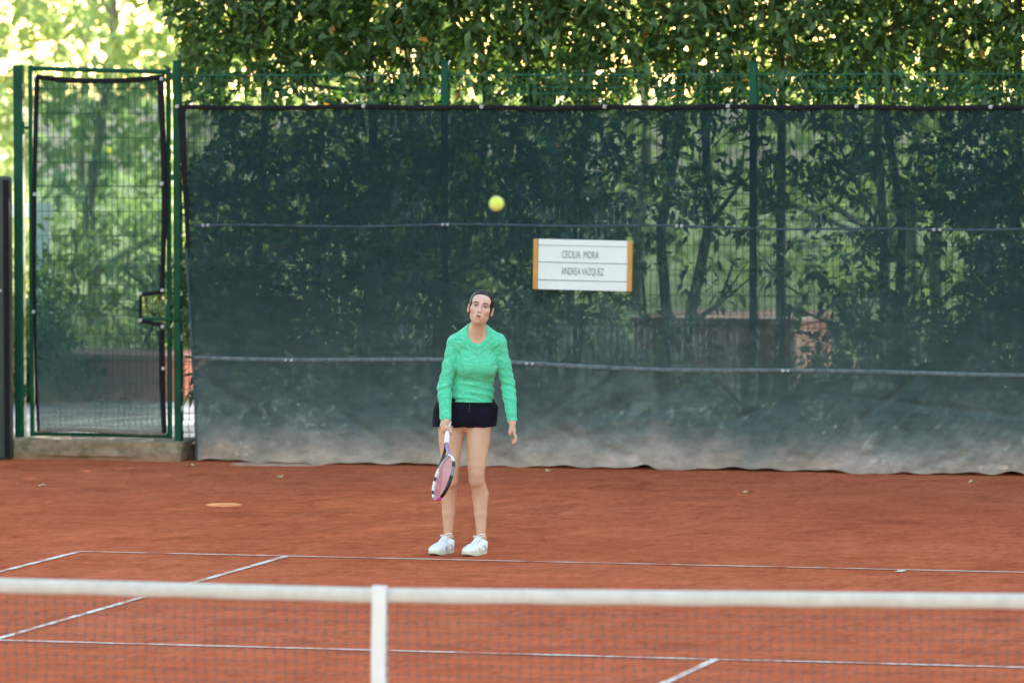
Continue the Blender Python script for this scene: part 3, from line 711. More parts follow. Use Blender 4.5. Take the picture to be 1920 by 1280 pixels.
# skin colours
loc = (VB - HC) @ Hm; X_, Y_, Z_ = loc.T
skin = np.tile(np.array([[.60, .385, .285]]), (len(VB), 1))
def paint(c, wgt):
    global skin
    skin = skin * (1 - wgt[:, None]) + np.array(c)[None] * wgt[:, None]
legw = 1 - ss(VB[:, 2], .80, .95)
paint((.60, .36, .245), legw * .9)
paint((.52, .28, .20), np.clip(fbm(VB * np.array([1, 1, .6]), 71, 3, 6), 0, 1) * legw * .22)
face = (Z_ > -.125) & (np.abs(X_) < .1) & (Y_ > -.11) & (VB[:, 2] > 1.46)
facew = face * ss(Y_, .0, .05) * ss(Z_, -.11, -.09)
paint((.66, .43, .36), facew * .8)
for s in (-1, 1):
    paint((.62, .32, .26), facew * np.exp(-((X_ - s * .042) / .020) ** 2 - ((Z_ + .028) / .018) ** 2) * .35)
    paint((.58, .27, .22), face * np.exp(-((X_ - s * .083) / .012) ** 2 - ((Z_ + .012) / .03) ** 2) * .5)
    ex = (X_ - s * .031)
    paint((.36, .20, .16), facew * np.exp(-(ex / .019) ** 2 - ((Z_ - .004) / .0115) ** 2) * .75)
    eye = facew * (1 - ss(np.sqrt((ex / .0140) ** 2 + ((Z_ - .002) / .0058) ** 2), .8, 1.15)); paint((.62, .58, .56), eye)
    paint((.05, .03, .02), facew * (1 - ss(np.sqrt((ex / .0066) ** 2 + ((Z_ - .0025) / .0068) ** 2), .75, 1.15)))
    paint((.03, .018, .015), facew * (1 - ss(np.abs(Z_ - (.0082 - 18 * ex ** 2)) / .0026, .6, 1.3)) * (np.abs(ex) < .0165))
    bz = .0225 - 9 * (X_ - s * .034) ** 2 + .0015
    paint((.045, .028, .024), facew * (1 - ss(np.abs(Z_ - bz) / .0050, .55, 1.25)) * ss(np.abs(X_), .010, .016) * (1 - ss(np.abs(X_), .046, .054)) * (X_ * s > 0) * .92)
    paint((.20, .10, .08), facew * np.exp(-((X_ - s * .0080) / .0042) ** 2 - ((Z_ + .0420) / .0026) ** 2) * .7)
lip = facew * (np.abs(X_) < .026) * np.maximum(np.exp(-((Z_ + .0590) / .0046) ** 2 - (X_ / .020) ** 4), np.exp(-((Z_ + .0755) / .0056) ** 2 - (X_ / .017) ** 4))
paint((.52, .235, .215), np.clip(lip * 1.1, 0, .8)); paint((.07, .022, .02), facew * (1 - ss(np.sqrt((X_ / .0175) ** 2 + ((Z_ + .0670) / .0040) ** 2), .7, 1.15)))
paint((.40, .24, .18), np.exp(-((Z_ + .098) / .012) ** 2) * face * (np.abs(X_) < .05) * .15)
for an in (ANR, ANL): paint((.02, .022, .045), (1 - ss(VB[:, 2], .096, .101)) * (np.hypot(VB[:, 0] - an[0], VB[:, 1] - an[1]) < .2))
for n in nails: paint((.75, .16, .22), 1 - ss(np.linalg.norm(VB - n, axis=1), .007, .0095))
handw = ((VB[:, 2] < .88) & (VB[:, 2] > .72) & ((VB[:, 0] < -.155) | (VB[:, 0] > .29))).astype(float)
paint((.62, .36, .28), handw * .3)
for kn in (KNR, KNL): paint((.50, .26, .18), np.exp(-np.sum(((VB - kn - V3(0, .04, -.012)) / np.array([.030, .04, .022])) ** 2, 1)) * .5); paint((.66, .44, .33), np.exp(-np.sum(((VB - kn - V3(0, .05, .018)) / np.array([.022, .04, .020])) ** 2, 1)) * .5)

player = tag(empty('person', PO, PR), 'player in a mint green long sleeve top and navy shorts standing behind the baseline', 'person')
me = npmesh('body', VB, FB); colour(me, np.clip(skin, 0, 1)); MT['skin'] = attr_mat('skin', 'Col', .5, 0, 0, .08, .25)
link('body', me, MT['skin'], player, smooth=True)

# hair
f = Field(HC - .17, HC + .17, .003)
E_ = lambda c, r, k=.012, mode='add': f.ell(hp(*c), r, k, Hm, mode)
E_((0, -.014, .037), (.0800, .100, .0865), .02); E_((0, -.045, -.01), (.066, .060, .070), .03); E_((0, -.118, -.005), (.030, .030, .034), .015)
f.rc(hp(0, -.13, -.02), hp(.005, -.12, -.10), .024, .010, .015)
# face opening
E_((0, .098, -.024), (.0570, .105, .0985), .006, 'sub')
f.cut(hp(0, .028, 0), HF + HU * .0 - 0) if False else None
for s in (-1, 1): E_((s * .088, .010, -.052), (.026, .036, .056), .008, 'sub')
VH, FH = f.mesh(1); N = normals(VH, FH); l2 = (VH - HC) @ Hm
st = np.sin(np.arctan2(l2[:, 0], l2[:, 2] + .02) * 46 + 3 * np.sin(l2[:, 1] * 40)) * .0011 + fbm(l2 * np.array([3, .7, 1]), 8, 2, 18) * .0007
VH = VH + N * st[:, None]
hm = NM('dark_hair'); c = hm.coord(); hn = hm.noise(70, 4, .6, hm.coord((3, .5, 1)))
hm.pbr(hm.ramp(hn, [(.3, (.006, .004, .004)), (.7, (.022, .014, .013))]), .5, hm.bump(hn, .5, .004), Specular_IOR_Level=.3); MT['hair'] = hm.m
link('hair', npmesh('hair', VH, FH), MT['hair'], player, smooth=True)

# shirt
f = Field((-.26, -.33, .84), (.42, .20, 1.53), .003)
torso(f, .010, .02)
f.rc(WAI + V3(-.004, 0, .02), V3(.056, .01, .985), .130, .137, .03, (BACK, 1.28))
arms(f, .0060, .015, .002)
# neck opening: wide scoop
f.rc(V3(.098, .22, 1.434), V3(.098, .10, 1.462), .0595, .062, .004, None, 'sub'); f.rc(NEB + V3(0, .03, .01), NEB + V3(.01, .03, .12), .059, .062, .006, None, 'sub')
dz = np.meshgrid(*f.ax, indexing='ij', sparse=True)
tors = np.abs(dz[0] - .06) < .165     # hem of the body is higher than the cuffs
hem = .992 - .02 * (dz[0] - .06) + 0 * dz[1] + .0 * dz[2]
cutv = np.where(tors & (dz[1] > -.135), hem - dz[2], -1.)
inner = (dz[0] > -.069) & (dz[0] < .265)
f.F = np.where(inner, np.maximum(f.F, (hem - dz[2]).astype(np.float32)), f.F).astype(np.float32)
for wr, el in ((WRR, ELR), (WRL, ELL_)):
    n = wr - el; n /= np.linalg.norm(n); p = wr - n * .004
    d = (dz[0] - p[0]) * n[0] + (dz[1] - p[1]) * n[1] + (dz[2] - p[2]) * n[2]
    side = (dz[0] < 0) if wr[0] < 0 else (dz[0] > .25)
    f.F = np.where(side & (dz[2] < 1.0), np.maximum(f.F, d.astype(np.float32)), f.F).astype(np.float32)
VS, FS = f.mesh(1); N = normals(VS, FS)
a, b, z = VS[:, 0], -VS[:, 1], VS[:, 2]
def armt(p, A, B): t = np.clip(((p - A) @ (B - A)) / ((B - A) @ (B - A)), 0, 1); return t, np.linalg.norm(p - A - t[:, None] * (B - A), axis=1)
disp = np.zeros(len(VS)); armw = np.zeros(len(VS))
for sh, el, wr, sg_ in ((SHR, ELR, WRR, -1), (SHL, ELL_, WRL, 1)):
    t1, d1 = armt(VS, sh, el); t2, d2 = armt(VS, el, wr); isarm = ((np.minimum(d1, d2) < .062) & ((z < 1.30) | (sg_ * (a - .094) > .15))).astype(float) * ss(sg_ * (a - .094), .10, .145)
    armw = np.maximum(armw, isarm); n1 = fbm(VS, 31 + sg_, 2, 7)
    ph = np.arctan2(VS[:, 1] - (sh[1] + (el[1] - sh[1]) * t1), sg_ * (a - (sh[0] + (el[0] - sh[0]) * t1)))
    fr = fbm(np.stack([a * 6, VS[:, 1] * 6, z * 26 + sg_ * a * 9], 1), 33 + sg_, 2, .85, .5); fu = fbm(np.stack([a * 12 + sg_ * z * 9, VS[:, 1] * 6, z * 11], 1), 35 + sg_, 2, 1.0, .5)
    disp += isarm * (.0068 * fr * (np.exp(-((z - 1.085) / .06) ** 2) + .85 * np.exp(-((z - .895) / .035) ** 2) + .18) + .0030 * fu * ss(z, 1.10, 1.2))
tw = 1 - armw; n2 = fbm(VS * np.array([1, .6, 1]), 41, 3, 4.5); ac = a - .094 - (z - 1.25) * .12
fw_ = fbm(np.stack([ac * 5, VS[:, 1] * 4, z * 30 + ac * 5], 1), 45, 2, .95, .5); fc_ = fbm(np.stack([ac * 7, VS[:, 1] * 4, (z - .7 * np.abs(ac)) * 19], 1), 46, 2, 1.0, .5); fs_ = fbm(np.stack([np.abs(ac) * 22 - z * 12, VS[:, 1] * 5, z * 5], 1), 47, 2, 1.0, .5)
disp += tw * .0076 * fw_ * ss(z, .985, 1.01) * (1 - ss(z, 1.12, 1.19))
disp += tw * .0038 * fc_ * ss(z, 1.26, 1.31) * (1 - ss(z, 1.42, 1.45)) * ss(b, .0, .08)
disp += tw * .0055 * fs_ * ss(np.abs(ac), .07, .11) * ss(z, 1.14, 1.22) * (1 - ss(z, 1.36, 1.42))
disp = np.clip(disp, -.004, .02); VS = VS + N * disp[:, None]
m = NM('mint_heather_jersey'); c = m.coord()
st = m.noise(55, 5, .7, m.coord((.35, 1, 1.6), (0, .25, 0))); st2 = m.noise(190, 3, .6, m.coord((.4, 1, 1.6)))
col = m.ramp(st, [(.28, (.045, .47, .28)), (.48, (.066, .55, .34)), (.72, (.17, .69, .47))]); col = m.mix(col, m.ramp(st2, [(.3, .88), (.7, 1.12)]), .8, 'MULTIPLY')
m.pbr(col, .8, m.bump(m.math('ADD', st2, m.math('MULTIPLY', m.noise(38, 3, .6, c), .5)), .06, .004), Sheen_Weight=.15); MT['shirt'] = m.m
link('shirt', npmesh('shirt', VS, FS), MT['shirt'], player, smooth=True)

# shorts
f = Field((-.26, -.22, .78), (.34, .30, 1.06), .003)
f.rc(V3(.050, -.005, 1.02), V3(.034, -.04, .93), .128, .155, .03, (BACK, 1.25))
f.rc(PEL + V3(-.03, -.0, -.01), PEL + V3(.03, 0, -.01), .160, .160, .04, (BACK, 1.2))
f.rc(HIR + V3(-.005, 0, .02), HIR + V3(-.020, .010, -.16), .112, .108, .03); f.rc(HIL + V3(.004, 0, .02), HIL + V3(.004, .010, -.16), .112, .106, .03)
f.ell(V3(.196, -.01, .945), (.028, .05, .030), .03); 
f.cut(V3(0, 0, .829), (0, 0, -1)); f.cut(V3(0, 0, 1.035), (0, 0, 1))
VT, FT = f.mesh(1); N = normals(VT, FT); n3 = fbm(VT, 51, 3, 4)
VT = VT + N * (.0035 * n3 + .0018 * np.sin(VT[:, 0] * 70 + 2 * n3 + VT[:, 2] * 20) * (1 - ss(VT[:, 2], .84, .95)))[:, None]
link('shorts', npmesh('shorts', VT, FT), simple('navy_knit', (.0055, .007, .017), .85, .25, 20, .25, 300, spec=.15), player, smooth=True)
V, Fc = tube([V3(.047, .118, .985), V3(.044, .128, .955), V3(.043, .130, .93)], .0016, 6); link('drawstring', pymesh('drawstring', V, Fc), simple('drawstring_cord', (.08, .09, .14), .8), player)

# shoes
def shoe(heel, toe, an):
    fw = toe - heel; fw[2] = 0; fw /= np.linalg.norm(fw); heel = np.array([an[0], an[1], 0]) - fw * .047; sx = np.cross(fw, [0, 0, 1.]); Mx = np.stack([sx, fw, [0, 0, 1.]], 1)
    tr = lambda V: heel + np.asarray(V) @ Mx.T
    f = Field((-.07, -.02, -.012), (.07, .30, .16), .0025)
    f.ell((0, .050, .050), (.036, .050, .050), .02); f.rc((0, .065, .045), (0, .17, .036), .041, .043, .02); f.ell((0, .212, .034), (.046, .062, .034), .03)
    f.rc((0, .05, .05), (0, .042, .088), .036, .037, .02); f.rc((0, .145, .062), (0, .088, .104), .024, .021, .012, ((0, .5, .85), 2.2))
    f.rc((0, .045, .088), (0, .043, .15), .031, .034, .004, None, 'sub'); f.cut((0, .04, .098), (0, -.15, 1)) if False else None
    f.cut((0, 0, .012), (0, 0, -1)); f.cut((0, .04, .088), (0, -.50, 1.))
    V, Fs = f.mesh(1); N = normals(V, Fs)
    pan = np.sin(V[:, 1] * 75 + V[:, 2] * 60) ; V2 = V + N * (.0012 * pan)[:, None] * ss(np.abs(V[:, 0]), .02, .034)[:, None]
    rgb = np.tile(np.array([[.80, .81, .84]]), (len(V), 1)); wv = ss(np.abs(V[:, 0]), .026, .034) * ss(np.sin(V[:, 1] * 62 - V[:, 2] * 70 + .5), .45, .75) * ss(V[:, 2], .02, .03) * (1 - ss(V[:, 2], .055, .07)) * ss(V[:, 1], .05, .07) * (1 - ss(V[:, 1], .16, .18))
    rgb = rgb * (1 - .85 * wv[:, None]) + np.array([[.30, .36, .40]]) * .85 * wv[:, None]
    ln_ = np.exp(-((V[:, 1] - .185 + .6 * np.abs(V[:, 0])) / .003) ** 2); rgb *= (1 - .35 * ln_[:, None])
    tw_ = ss(V[:, 1], .21, .25); rgb = rgb * (1 - .3 * tw_[:, None]) + np.array([[.66, .74, .60]]) * .3 * tw_[:, None]
    inn = ((V[:, 2] > .068) & (np.hypot(V[:, 0], V[:, 1] - .044) < .034)).astype(float); rgb = rgb * (1 - inn[:, None]) + np.array([[.03, .035, .07]]) * inn[:, None]
    me = npmesh('shoe', tr(V2), Fs); colour(me, rgb)
    so = link('shoe', me, MT['shoe'], player, smooth=True)
    # sole
    out = []
    for t in np.linspace(0, 2 * math.pi, 44, endpoint=False):
        y = .136 - .138 * math.cos(t); s = math.sin(t); wd = .040 + .010 * ss(np.array(y), .10, .21) - .004 * math.exp(-((y - .10) / .04) ** 2)
        out.append((math.copysign(abs(s) ** .55, s) * float(wd), y))
    V = []; lv = [(.0, .95), (.004, 1.), (.014, 1.01), (.022, 1.0), (.026, .96)]
    for zz, sc in lv:
        for x, y in out: V.append((x * sc, .136 + (y - .136) * sc, zz + .012 * max(0, (y - .20) / .07) ** 2 * 1.0 + .003 * max(0, (.05 - y) / .05)))
    n = len(out); Fc = [tuple(range(n - 1, -1, -1)), tuple((len(lv) - 1) * n + k for k in range(n))]
    for i in range(len(lv) - 1):
        for k in range(n): k2 = (k + 1) % n; Fc.append((i * n + k, i * n + k2, i * n + n + k2, i * n + n + k))
    link('sole', pymesh('sole', tr(V), Fc), MT['sole'], so)
    # laces
    parts = []
    for i in range(5):
        y0 = .168 - .015 * i; zt = .077 + .0068 * i
        parts.append(tube(tr([(-.020, y0, zt - .006), (-.010, y0 - .004, zt + .004), (0, y0 - .008, zt + .007), (.010, y0 - .012, zt + .006), (.020, y0 - .014, zt)]), .0030, 6))
        parts.append(tube(tr([(.020, y0, zt - .006), (.010, y0 - .004, zt + .003), (0, y0 - .008, zt + .006), (-.010, y0 - .012, zt + .005), (-.020, y0 - .014, zt)]), .0028, 6))
    k0 = np.array((0, .094, .111))
    for sx_, L, up in ((-1, .052, .020), (1, .030, .004)):
        pts = [k0 + np.array((sx_ * L * (1 - math.cos(t)) / 2 * 1.0, .010 * math.sin(t), up * math.sin(t / 2) * 1.0 + .008 * math.sin(t))) for t in np.linspace(0, 6.0, 16)]
        parts.append(tube(tr(pts), .0036, 6))
    parts.append(tube(tr([k0, k0 + (-.020, .014, -.008), k0 + (-.034, .020, -.026)]), .0026, 6)); parts.append(tube(tr([k0, k0 + (.018, .012, -.008), k0 + (.030, .016, -.026)]), .0026, 6))
    link('laces', pymesh('laces', *join(*parts)), MT['white_paint'], so, smooth=True)
MT['shoe'] = attr_mat('shoe_leather', 'Col', .45, 300, .12)
MT['sole'] = simple('sole_rubber', (.60, .64, .52), .6, .12, 30, .2, 200)
shoe(V3(-.080, -.095, 0), V3(-.195, .13, 0), ANR)
shoe(V3(.150, -.020, 0), V3(.030, .22, 0), ANL)

# ------------------------------------------------------------------ racket
rk = tag(empty('tennis_racket', PO, PR), 'pink strung tennis racket with white grip held head down', 'racket')
n_ = np.array([.50, 0, 0]) + (-.0) ; wv = V3(.50, .61, .61); wv = wv - RD * (wv @ RD); wv /= np.linalg.norm(wv); nn = np.cross(RD, wv)
def rp(s, x, y=0.): return BUTT + RD * s + wv * x + nn * y
def ring(sv, prof): return [rp(sv, x, y) for x, y in prof]
octa = [(math.cos(t), math.sin(t)) for t in np.arange(8) * math.pi / 4 + math.pi / 8]
V = []; Fc = []; st_ = [(0, .0185), (.006, .0185), (.012, .0158)] + [(.012 + .0105 * i, .0150 + .0006 * (i % 2)) for i in range(1, 18)] + [(.202, .0145)]
for s_, r_ in st_: V += ring(s_, [(x * r_ * 1.0, y * r_ * 1.08) for x, y in octa])
for i in range(len(st_) - 1):
    for k in range(8): k2 = (k + 1) % 8; Fc.append((i * 8 + k, i * 8 + k2, i * 8 + 8 + k2, i * 8 + 8 + k))
Fc += [tuple(range(7, -1, -1)), tuple((len(st_) - 1) * 8 + k for k in range(8))]
link('grip', pymesh('grip', V, Fc), simple('grip_white', (.78, .78, .80), .6, .04, 30), rk)
HCN, HA, HB = .685 - .172, .172, .130       # hoop centre and half axes
def frame_tube(pts, wx, wy, closed):
    n = len(pts); V = []
    for i, p in enumerate(pts):
        t = (pts[(i + 1) % n] - pts[i - 1]) if closed else pts[min(i + 1, n - 1)] - pts[max(i - 1, 0)]
        t = t / np.linalg.norm(t); o = np.cross(t, nn); o /= np.linalg.norm(o)
        for k in range(8):
            th = 2 * math.pi * (k + .5) / 8; V.append(p + o * wx * math.cos(th) + nn * wy * math.sin(th))
    Fc = []
    for i in range(n if closed else n - 1):
        for k in range(8): k2 = (k + 1) % 8; i2 = (i + 1) % n; Fc.append((i * 8 + k, i * 8 + k2, i2 * 8 + k2, i2 * 8 + k))
    return V, Fc
pts = []; ang = np.linspace(0, 2 * math.pi, 96, endpoint=False)
for t in ang:
    e = 1 - .06 * max(0, -math.cos(t)); pts.append(rp(HCN + HA * math.cos(t), HB * math.sin(t) * e))
V, Fc = frame_tube(pts, .0060, .0125, True); me = pymesh('hoop', V, Fc)
cols = {'w': (.78, .78, .80), 'k': (.015, .015, .02), 'm': (.62, .05, .50), 'g': (.18, .2, .23)}
rgb = np.zeros((len(V), 3))
for i, t in enumerate(ang):
    q = math.degrees(t) % 360
    if q > 180:            # outer side that faces the net player: white, black, white, black, magenta at the tip
        u_ = 360 - q; c_ = 'm' if u_ < 42 else 'k' if u_ < 55 else 'w' if u_ < 68 else 'k' if u_ < 84 else 'w' if u_ < 112 else 'k' if u_ < 122 else 'w' if u_ < 146 else 'k'
    else: c_ = 'k' if q < 60 else 'g' if q < 84 else 'k' if q < 105 else 'w' if q < 150 else 'k'
    rgb[i * 8:i * 8 + 8] = cols[c_]
colour(me, rgb); link('hoop', me, attr_mat('racket_paint', 'Col', .25), rk, smooth=True)
for s in (-1, 1):
    pp = [rp(.195, s * .006), rp(.235, s * .009), rp(.285, s * .026), rp(.335, s * .052), rp(.385, s * .082)]
    V, Fc = frame_tube(pp, .0062, .0115, False); link('throat_arm', pymesh('throat_arm', V, Fc), simple('throat_paint', (.02, .014, .035) if s < 0 else (.36, .22, .48), .3, .05), rk, smooth=True)
pp = [rp(.372 - .018 * math.sin(math.pi * (i / 8)) ** 1 + .0, (i / 8 - .5) * .145) for i in range(9)]
V, Fc = frame_tube(pp, .0055, .0105, False); link('bridge', pymesh('bridge', V, Fc), simple('bridge_paint', (.5, .45, .6), .3, .05), rk, smooth=True)
segs = []
for i in range(16):
    x = (i - 7.5) * .0158
    if abs(x) < HB * .98:
        L = HA * math.sqrt(1 - (x / HB) ** 2); segs.append((rp(HCN - L * .94, x, .0006), rp(HCN + L, x, .0006), .0013))
for i in range(19):
    sx_ = (i - 9) * .0172
    if abs(sx_) < HA * .96: L = HB * math.sqrt(1 - (sx_ / HA) ** 2) * .98; segs.append((rp(HCN + sx_, -L, -.0006), rp(HCN + sx_, L, -.0006), .0013))
V, Fc = sticks(segs); link('strings', npmesh('strings', V, Fc), simple('pink_string', (.74, .36, .48), .5, .05), rk, 'stuff')
mid = Vector(Matrix.Rotation(PR, 3, 'Z') @ Vector(TIP)) + Vector(PO)
for o in rk.children: o.data.transform(Matrix.Translation(-Vector(TIP)))
rk.location = mid

# ------------------------------------------------------------------ leaves
def leaf_mesh(name, P, D, L, Wd, droop, seed):
    """P base points, D directions, L lengths, Wd widths: folded leaves of four triangles, tint per leaf"""
    rg = np.random.default_rng(seed); n = len(P); D = D / (np.linalg.norm(D, axis=1)[:, None] + 1e-9)
    up = rg.normal(size=(n, 3)) * .55 + np.array([0, -.25, 1.]); sx = np.cross(D, up); sx /= np.linalg.norm(sx, axis=1)[:, None] + 1e-9; nu = np.cross(sx, D)
    L = L[:, None]; Wd = Wd[:, None]; g = np.array([[0, 0, -1.]])
    mid = P + D * L * .48 - nu * Wd * .18 + g * L * droop * .25
    l = P + D * L * .42 + sx * Wd * .5 + g * L * droop * .25; r = P + D * L * .42 - sx * Wd * .5 + g * L * droop * .25
    tip = P + D * L * .94 + g * L * droop
    V = np.stack([P, l, mid, r, tip], 1).reshape(-1, 3)
    F0 = np.array([[0, 2, 1], [0, 3, 2], [1, 2, 4], [2, 3, 4]]); Fc = (F0[None] + (np.arange(n) * 5)[:, None, None]).reshape(-1, 3)
    me = npmesh(name, V, Fc)
    t = np.clip(rg.beta(1.6, 2.2, n), 0, .92); t[rg.random(n) < .005] = 1.
    at = me.attributes.new('tint', 'FLOAT', 'POINT'); at.data.foreach_set('value', np.repeat(t, 5).astype(np.float32))
    return me
def sprays(cent, nleaf, rad, L0, seed, outdir=None):
    rg = np.random.default_rng(seed); n = len(cent); C = np.repeat(cent, nleaf, 0); k = len(C)
    tw = rg.normal(size=(n, 3)) * np.array([1, 1, .7]) + (outdir if outdir is not None else 0); tw /= np.linalg.norm(tw, axis=1)[:, None]; TW = np.repeat(tw, nleaf, 0)
    s = rg.uniform(-1, 1, k)[:, None]; P = C + TW * rad * s + rg.normal(size=(k, 3)) * rad * .12
    D = rg.normal(size=(k, 3)) * .75 + TW * .7 + np.array([0, 0, -.15])
    return P, D, L0 * rg.uniform(.5, 1.25, k), rg.uniform(.36, .5, k)
def branchy(base, top, r0, seed, n_lim=5, spread=.8, stems=1):
    rg = np.random.default_rng(seed); segs = []
    for s in range(stems):
        b = np.array(base, float) + (rg.normal(size=3) * [.12, .12, 0] if s else 0); t = np.array(top, float) + (rg.normal(size=3) * [.5, .4, .4] if s else 0)
        ptsl = [b + (t - b) * u + rg.normal(size=3) * .05 * (0 < u < 1) * [1, 1, .2] * (1 + .0 * u) for u in np.linspace(0, 1, 9)]
        rr = [r0 * (1 - .8 * u) for u in np.linspace(0, 1, 9)]
        for i in range(8): segs.append((ptsl[i], ptsl[i + 1], rr[i], rr[i + 1]))
        for q in range(n_lim):
            i = rg.integers(1, 8); p = ptsl[i]; d = rg.normal(size=3) * [1, .8, .3] + [0, 0, .8]; d /= np.linalg.norm(d); ln = spread * rg.uniform(.6, 1.5)
            m1 = p + d * ln * .5 + rg.normal(size=3) * .05; e = p + d * ln + rg.normal(size=3) * .12
            segs += [(p, m1, rr[i] * .55, rr[i] * .38), (m1, e, rr[i] * .38, rr[i] * .15)]
            for _ in range(2):
                d2 = d + rg.normal(size=3) * .7; d2 /= np.linalg.norm(d2); segs.append((m1, m1 + d2 * ln * .5, rr[i] * .25, rr[i] * .08))
    return sticks(segs, 6)

# the clipped laurel trees that stand behind the fence
def sx_of(x, y):    # position along the fence measured at the hedge's middle depth
    return x - (y - 22.0) * (-.25)
def rho(x, z):
    """how thick the leaves are along the row"""
    r = np.where(z > 3.0, 1.2, .95)
    lowgap = (z < 2.75) & (z > .5)
    r = np.where(lowgap & (x > -4.35) & (x < -2.75), np.where(z > 1.95, .34, np.where(z < 1.15, .03, .10)), r)
    r = np.where(lowgap & (x > -2.75) & (x < -2.05), np.where(z < 2.05, .26, .6), r)
    r = np.where((z < 1.95) & (z > 1.05) & (x > -2.05) & (x < -1.45), .10, r)
    r = np.where((z < .70) & (x > -4.4) & (x < -2.5), .85, r)
    r = np.where((z < .75) & (x < -4.4), 1.2, r)
    r = np.where((z > 2.6) & (z < 3.05), r * .8, r)
    return np.where(x < -8.02 + .16 * np.sin(z * 3.1) + .12 * np.sin(z * 7.7), 0, r)
hx = [-7.55, -6.62, -5.75, -4.80, -3.85, -2.95, -1.98, -1.05, -.05, 1.3, 2.9, 4.6, 6.4, 8.2, 10.0, 11.8]
HEDGE_LABELS = ['laurel tree at the end of the row beside the gate', 'laurel tree second from the gate in the row behind the screen', 'laurel tree third from the gate in the row behind the screen',
 'laurel tree fourth from the gate, behind the standing player', 'laurel tree rising behind the white name board', 'thin laurel tree with bare stem right of the name board', 'laurel tree with low leafy boughs beyond the name board', 'dense laurel tree far down the screened fence']
rg = np.random.default_rng(77)
N_C = 17500
cx = rg.uniform(-8.25, .6, N_C); cz = rg.uniform(.15, 4.7, N_C); cy = rg.choice([0, 1], N_C, p=[.55, .45]); cy = np.where(cy == 0, rg.uniform(20.75, 21.35, N_C), rg.uniform(21.35, 23.1, N_C))
clump = fbm(np.stack([cx, cy * .8, cz], 1), 61, 3, .55)
keep = (rg.random(N_C) < rho(sx_of(cx, cy), cz) * np.clip(.78 + .55 * clump, .12, 1))
cc_ = np.stack([cx, cy, cz], 1)[keep]; own = np.argmin(np.abs(cc_[:, 0:1] - np.array(hx)[None]), 1)
M_C = 8000; ux = rg.uniform(-8.3, 13.6, M_C); uz = rg.uniform(4.5, 8.8, M_C); uy = rg.uniform(20.9, 25.6, M_C)
uc = np.stack([ux, uy, uz], 1); uo = np.argmin(np.abs(ux[:, None] - np.array(hx)[None]), 1)
L_C = 2600; rx = rg.uniform(.6, 12.6, L_C); rz = rg.uniform(.3, 4.6, L_C); rc_ = np.stack([rx, rg.uniform(20.9, 23.6, L_C), rz], 1); ro = np.argmin(np.abs(rx[:, None] - np.array(hx)[None]), 1)
for i, x in enumerate(hx):
    t = tag(empty('laurel_tree', (x, 22, .13)), HEDGE_LABELS[min(i, 7)] if i < 8 else 'tall laurel tree continuing the row past the end of the view', 'tree', 'laurel trees behind the fence')
    off = np.array([x, 22, .13])
    V, Fc = branchy((0, 0, -.05), (rg.normal() * .3, .3, 7.2), .055 if i not in (5, 6) else .05, 100 + i, 9, .7, 2 if i in (1, 4, 6) else 1)
    link('trunk', npmesh('trunk', V, Fc), MT['trunk'] if i != 6 else MT['trunk_pale'], t)
    P1, D1, L1, W1 = sprays(cc_[own == i] - off, 8, .13, .122, 200 + i, np.array([0, -.25, .1]))
    big = np.concatenate([uc[uo == i], rc_[ro == i]]) - off
    P2, D2, L2, W2 = sprays(big, 6, .35, .42, 300 + i)
    link('crown', leaf_mesh('crown', np.concatenate([P1, P2]), np.concatenate([D1, D2]), np.concatenate([L1, L2]), np.concatenate([L1 * W1, L2 * W2 * 1.2]), .22, 400 + i), MT['leaf_dark'], t)

for i in range(12):  # out-of-view tree rows added to cut low side light on the player
    side = -1 if i < 6 else 1; x = 14.5 * side + rg.normal() * .3; y = -19 + 6.6 * (i % 6); off = np.array([x, y, -.02])
    t = tag(empty('added_side_tree', tuple(off)), 'unseen tall tree added along the %s of the court to cut low side light' % ('gate side' if side < 0 else 'side away from the gate'), 'tree', 'unseen trees added along the sides of the court')
    V, Fc = branchy((0, 0, -.05), (0, 0, 8), .14, 1300 + i, 8, 1.5, 1); link('trunk', npmesh('trunk', V, Fc), MT['trunk'], t)
    c = np.stack([rg.normal(size=420) * 1.0, rg.uniform(-3.4, 3.4, 420), rg.uniform(.6, 11.5, 420)], 1); P2, D2, L2, W2 = sprays(c, 6, .4, .5, 1400 + i)
    link('crown', leaf_mesh('crown', P2, D2, L2, L2 * W2 * 1.2, .2, 1500 + i), MT['leaf_dark'], t)

# ------------------------------------------------------------------ the park beyond
def wallbox(name, x0, x1, y0, y1, z0, z1, mat, label, cat, cap=None):
    t = tag(empty(name, ((x0 + x1) / 2, y0, z0)), label, cat); o = Vector(((x0 + x1) / 2, y0, z0))
    me = box(x0, x1, y0, y1, z0, z1, .015); me.transform(Matrix.Translation(-o)); link('wall', me, mat, t)
    me = box(x0 - .03, x1 + .03, y0 - .03, y1 + .03, z1 - .002, z1 + .06, .012); me.transform(Matrix.Translation(-o)); link('coping', me, cap or mat, t)
    return t
cap = simple('coping_red', (.52, .19, .15), .8, .15, 6, .2, 30)
wallbox('planter_wall', -14.2, -9.42, 25.9, 27.0, .1, .50, MT['red_wall'], 'low red planter wall seen through the gate', 'wall', cap)
wallbox('planter_wall', -5.65, -4.1, 27.9, 29.6, .1, .80, MT['red_wall'], 'higher red planter wall behind the screen below the name board', 'wall', cap)
wallbox('planter_wall', -4.06, -2.2, 28.4, 29.5, .1, .32, MT['red_wall'], 'short red kerb wall in front of the sunlit grass', 'wall', cap)
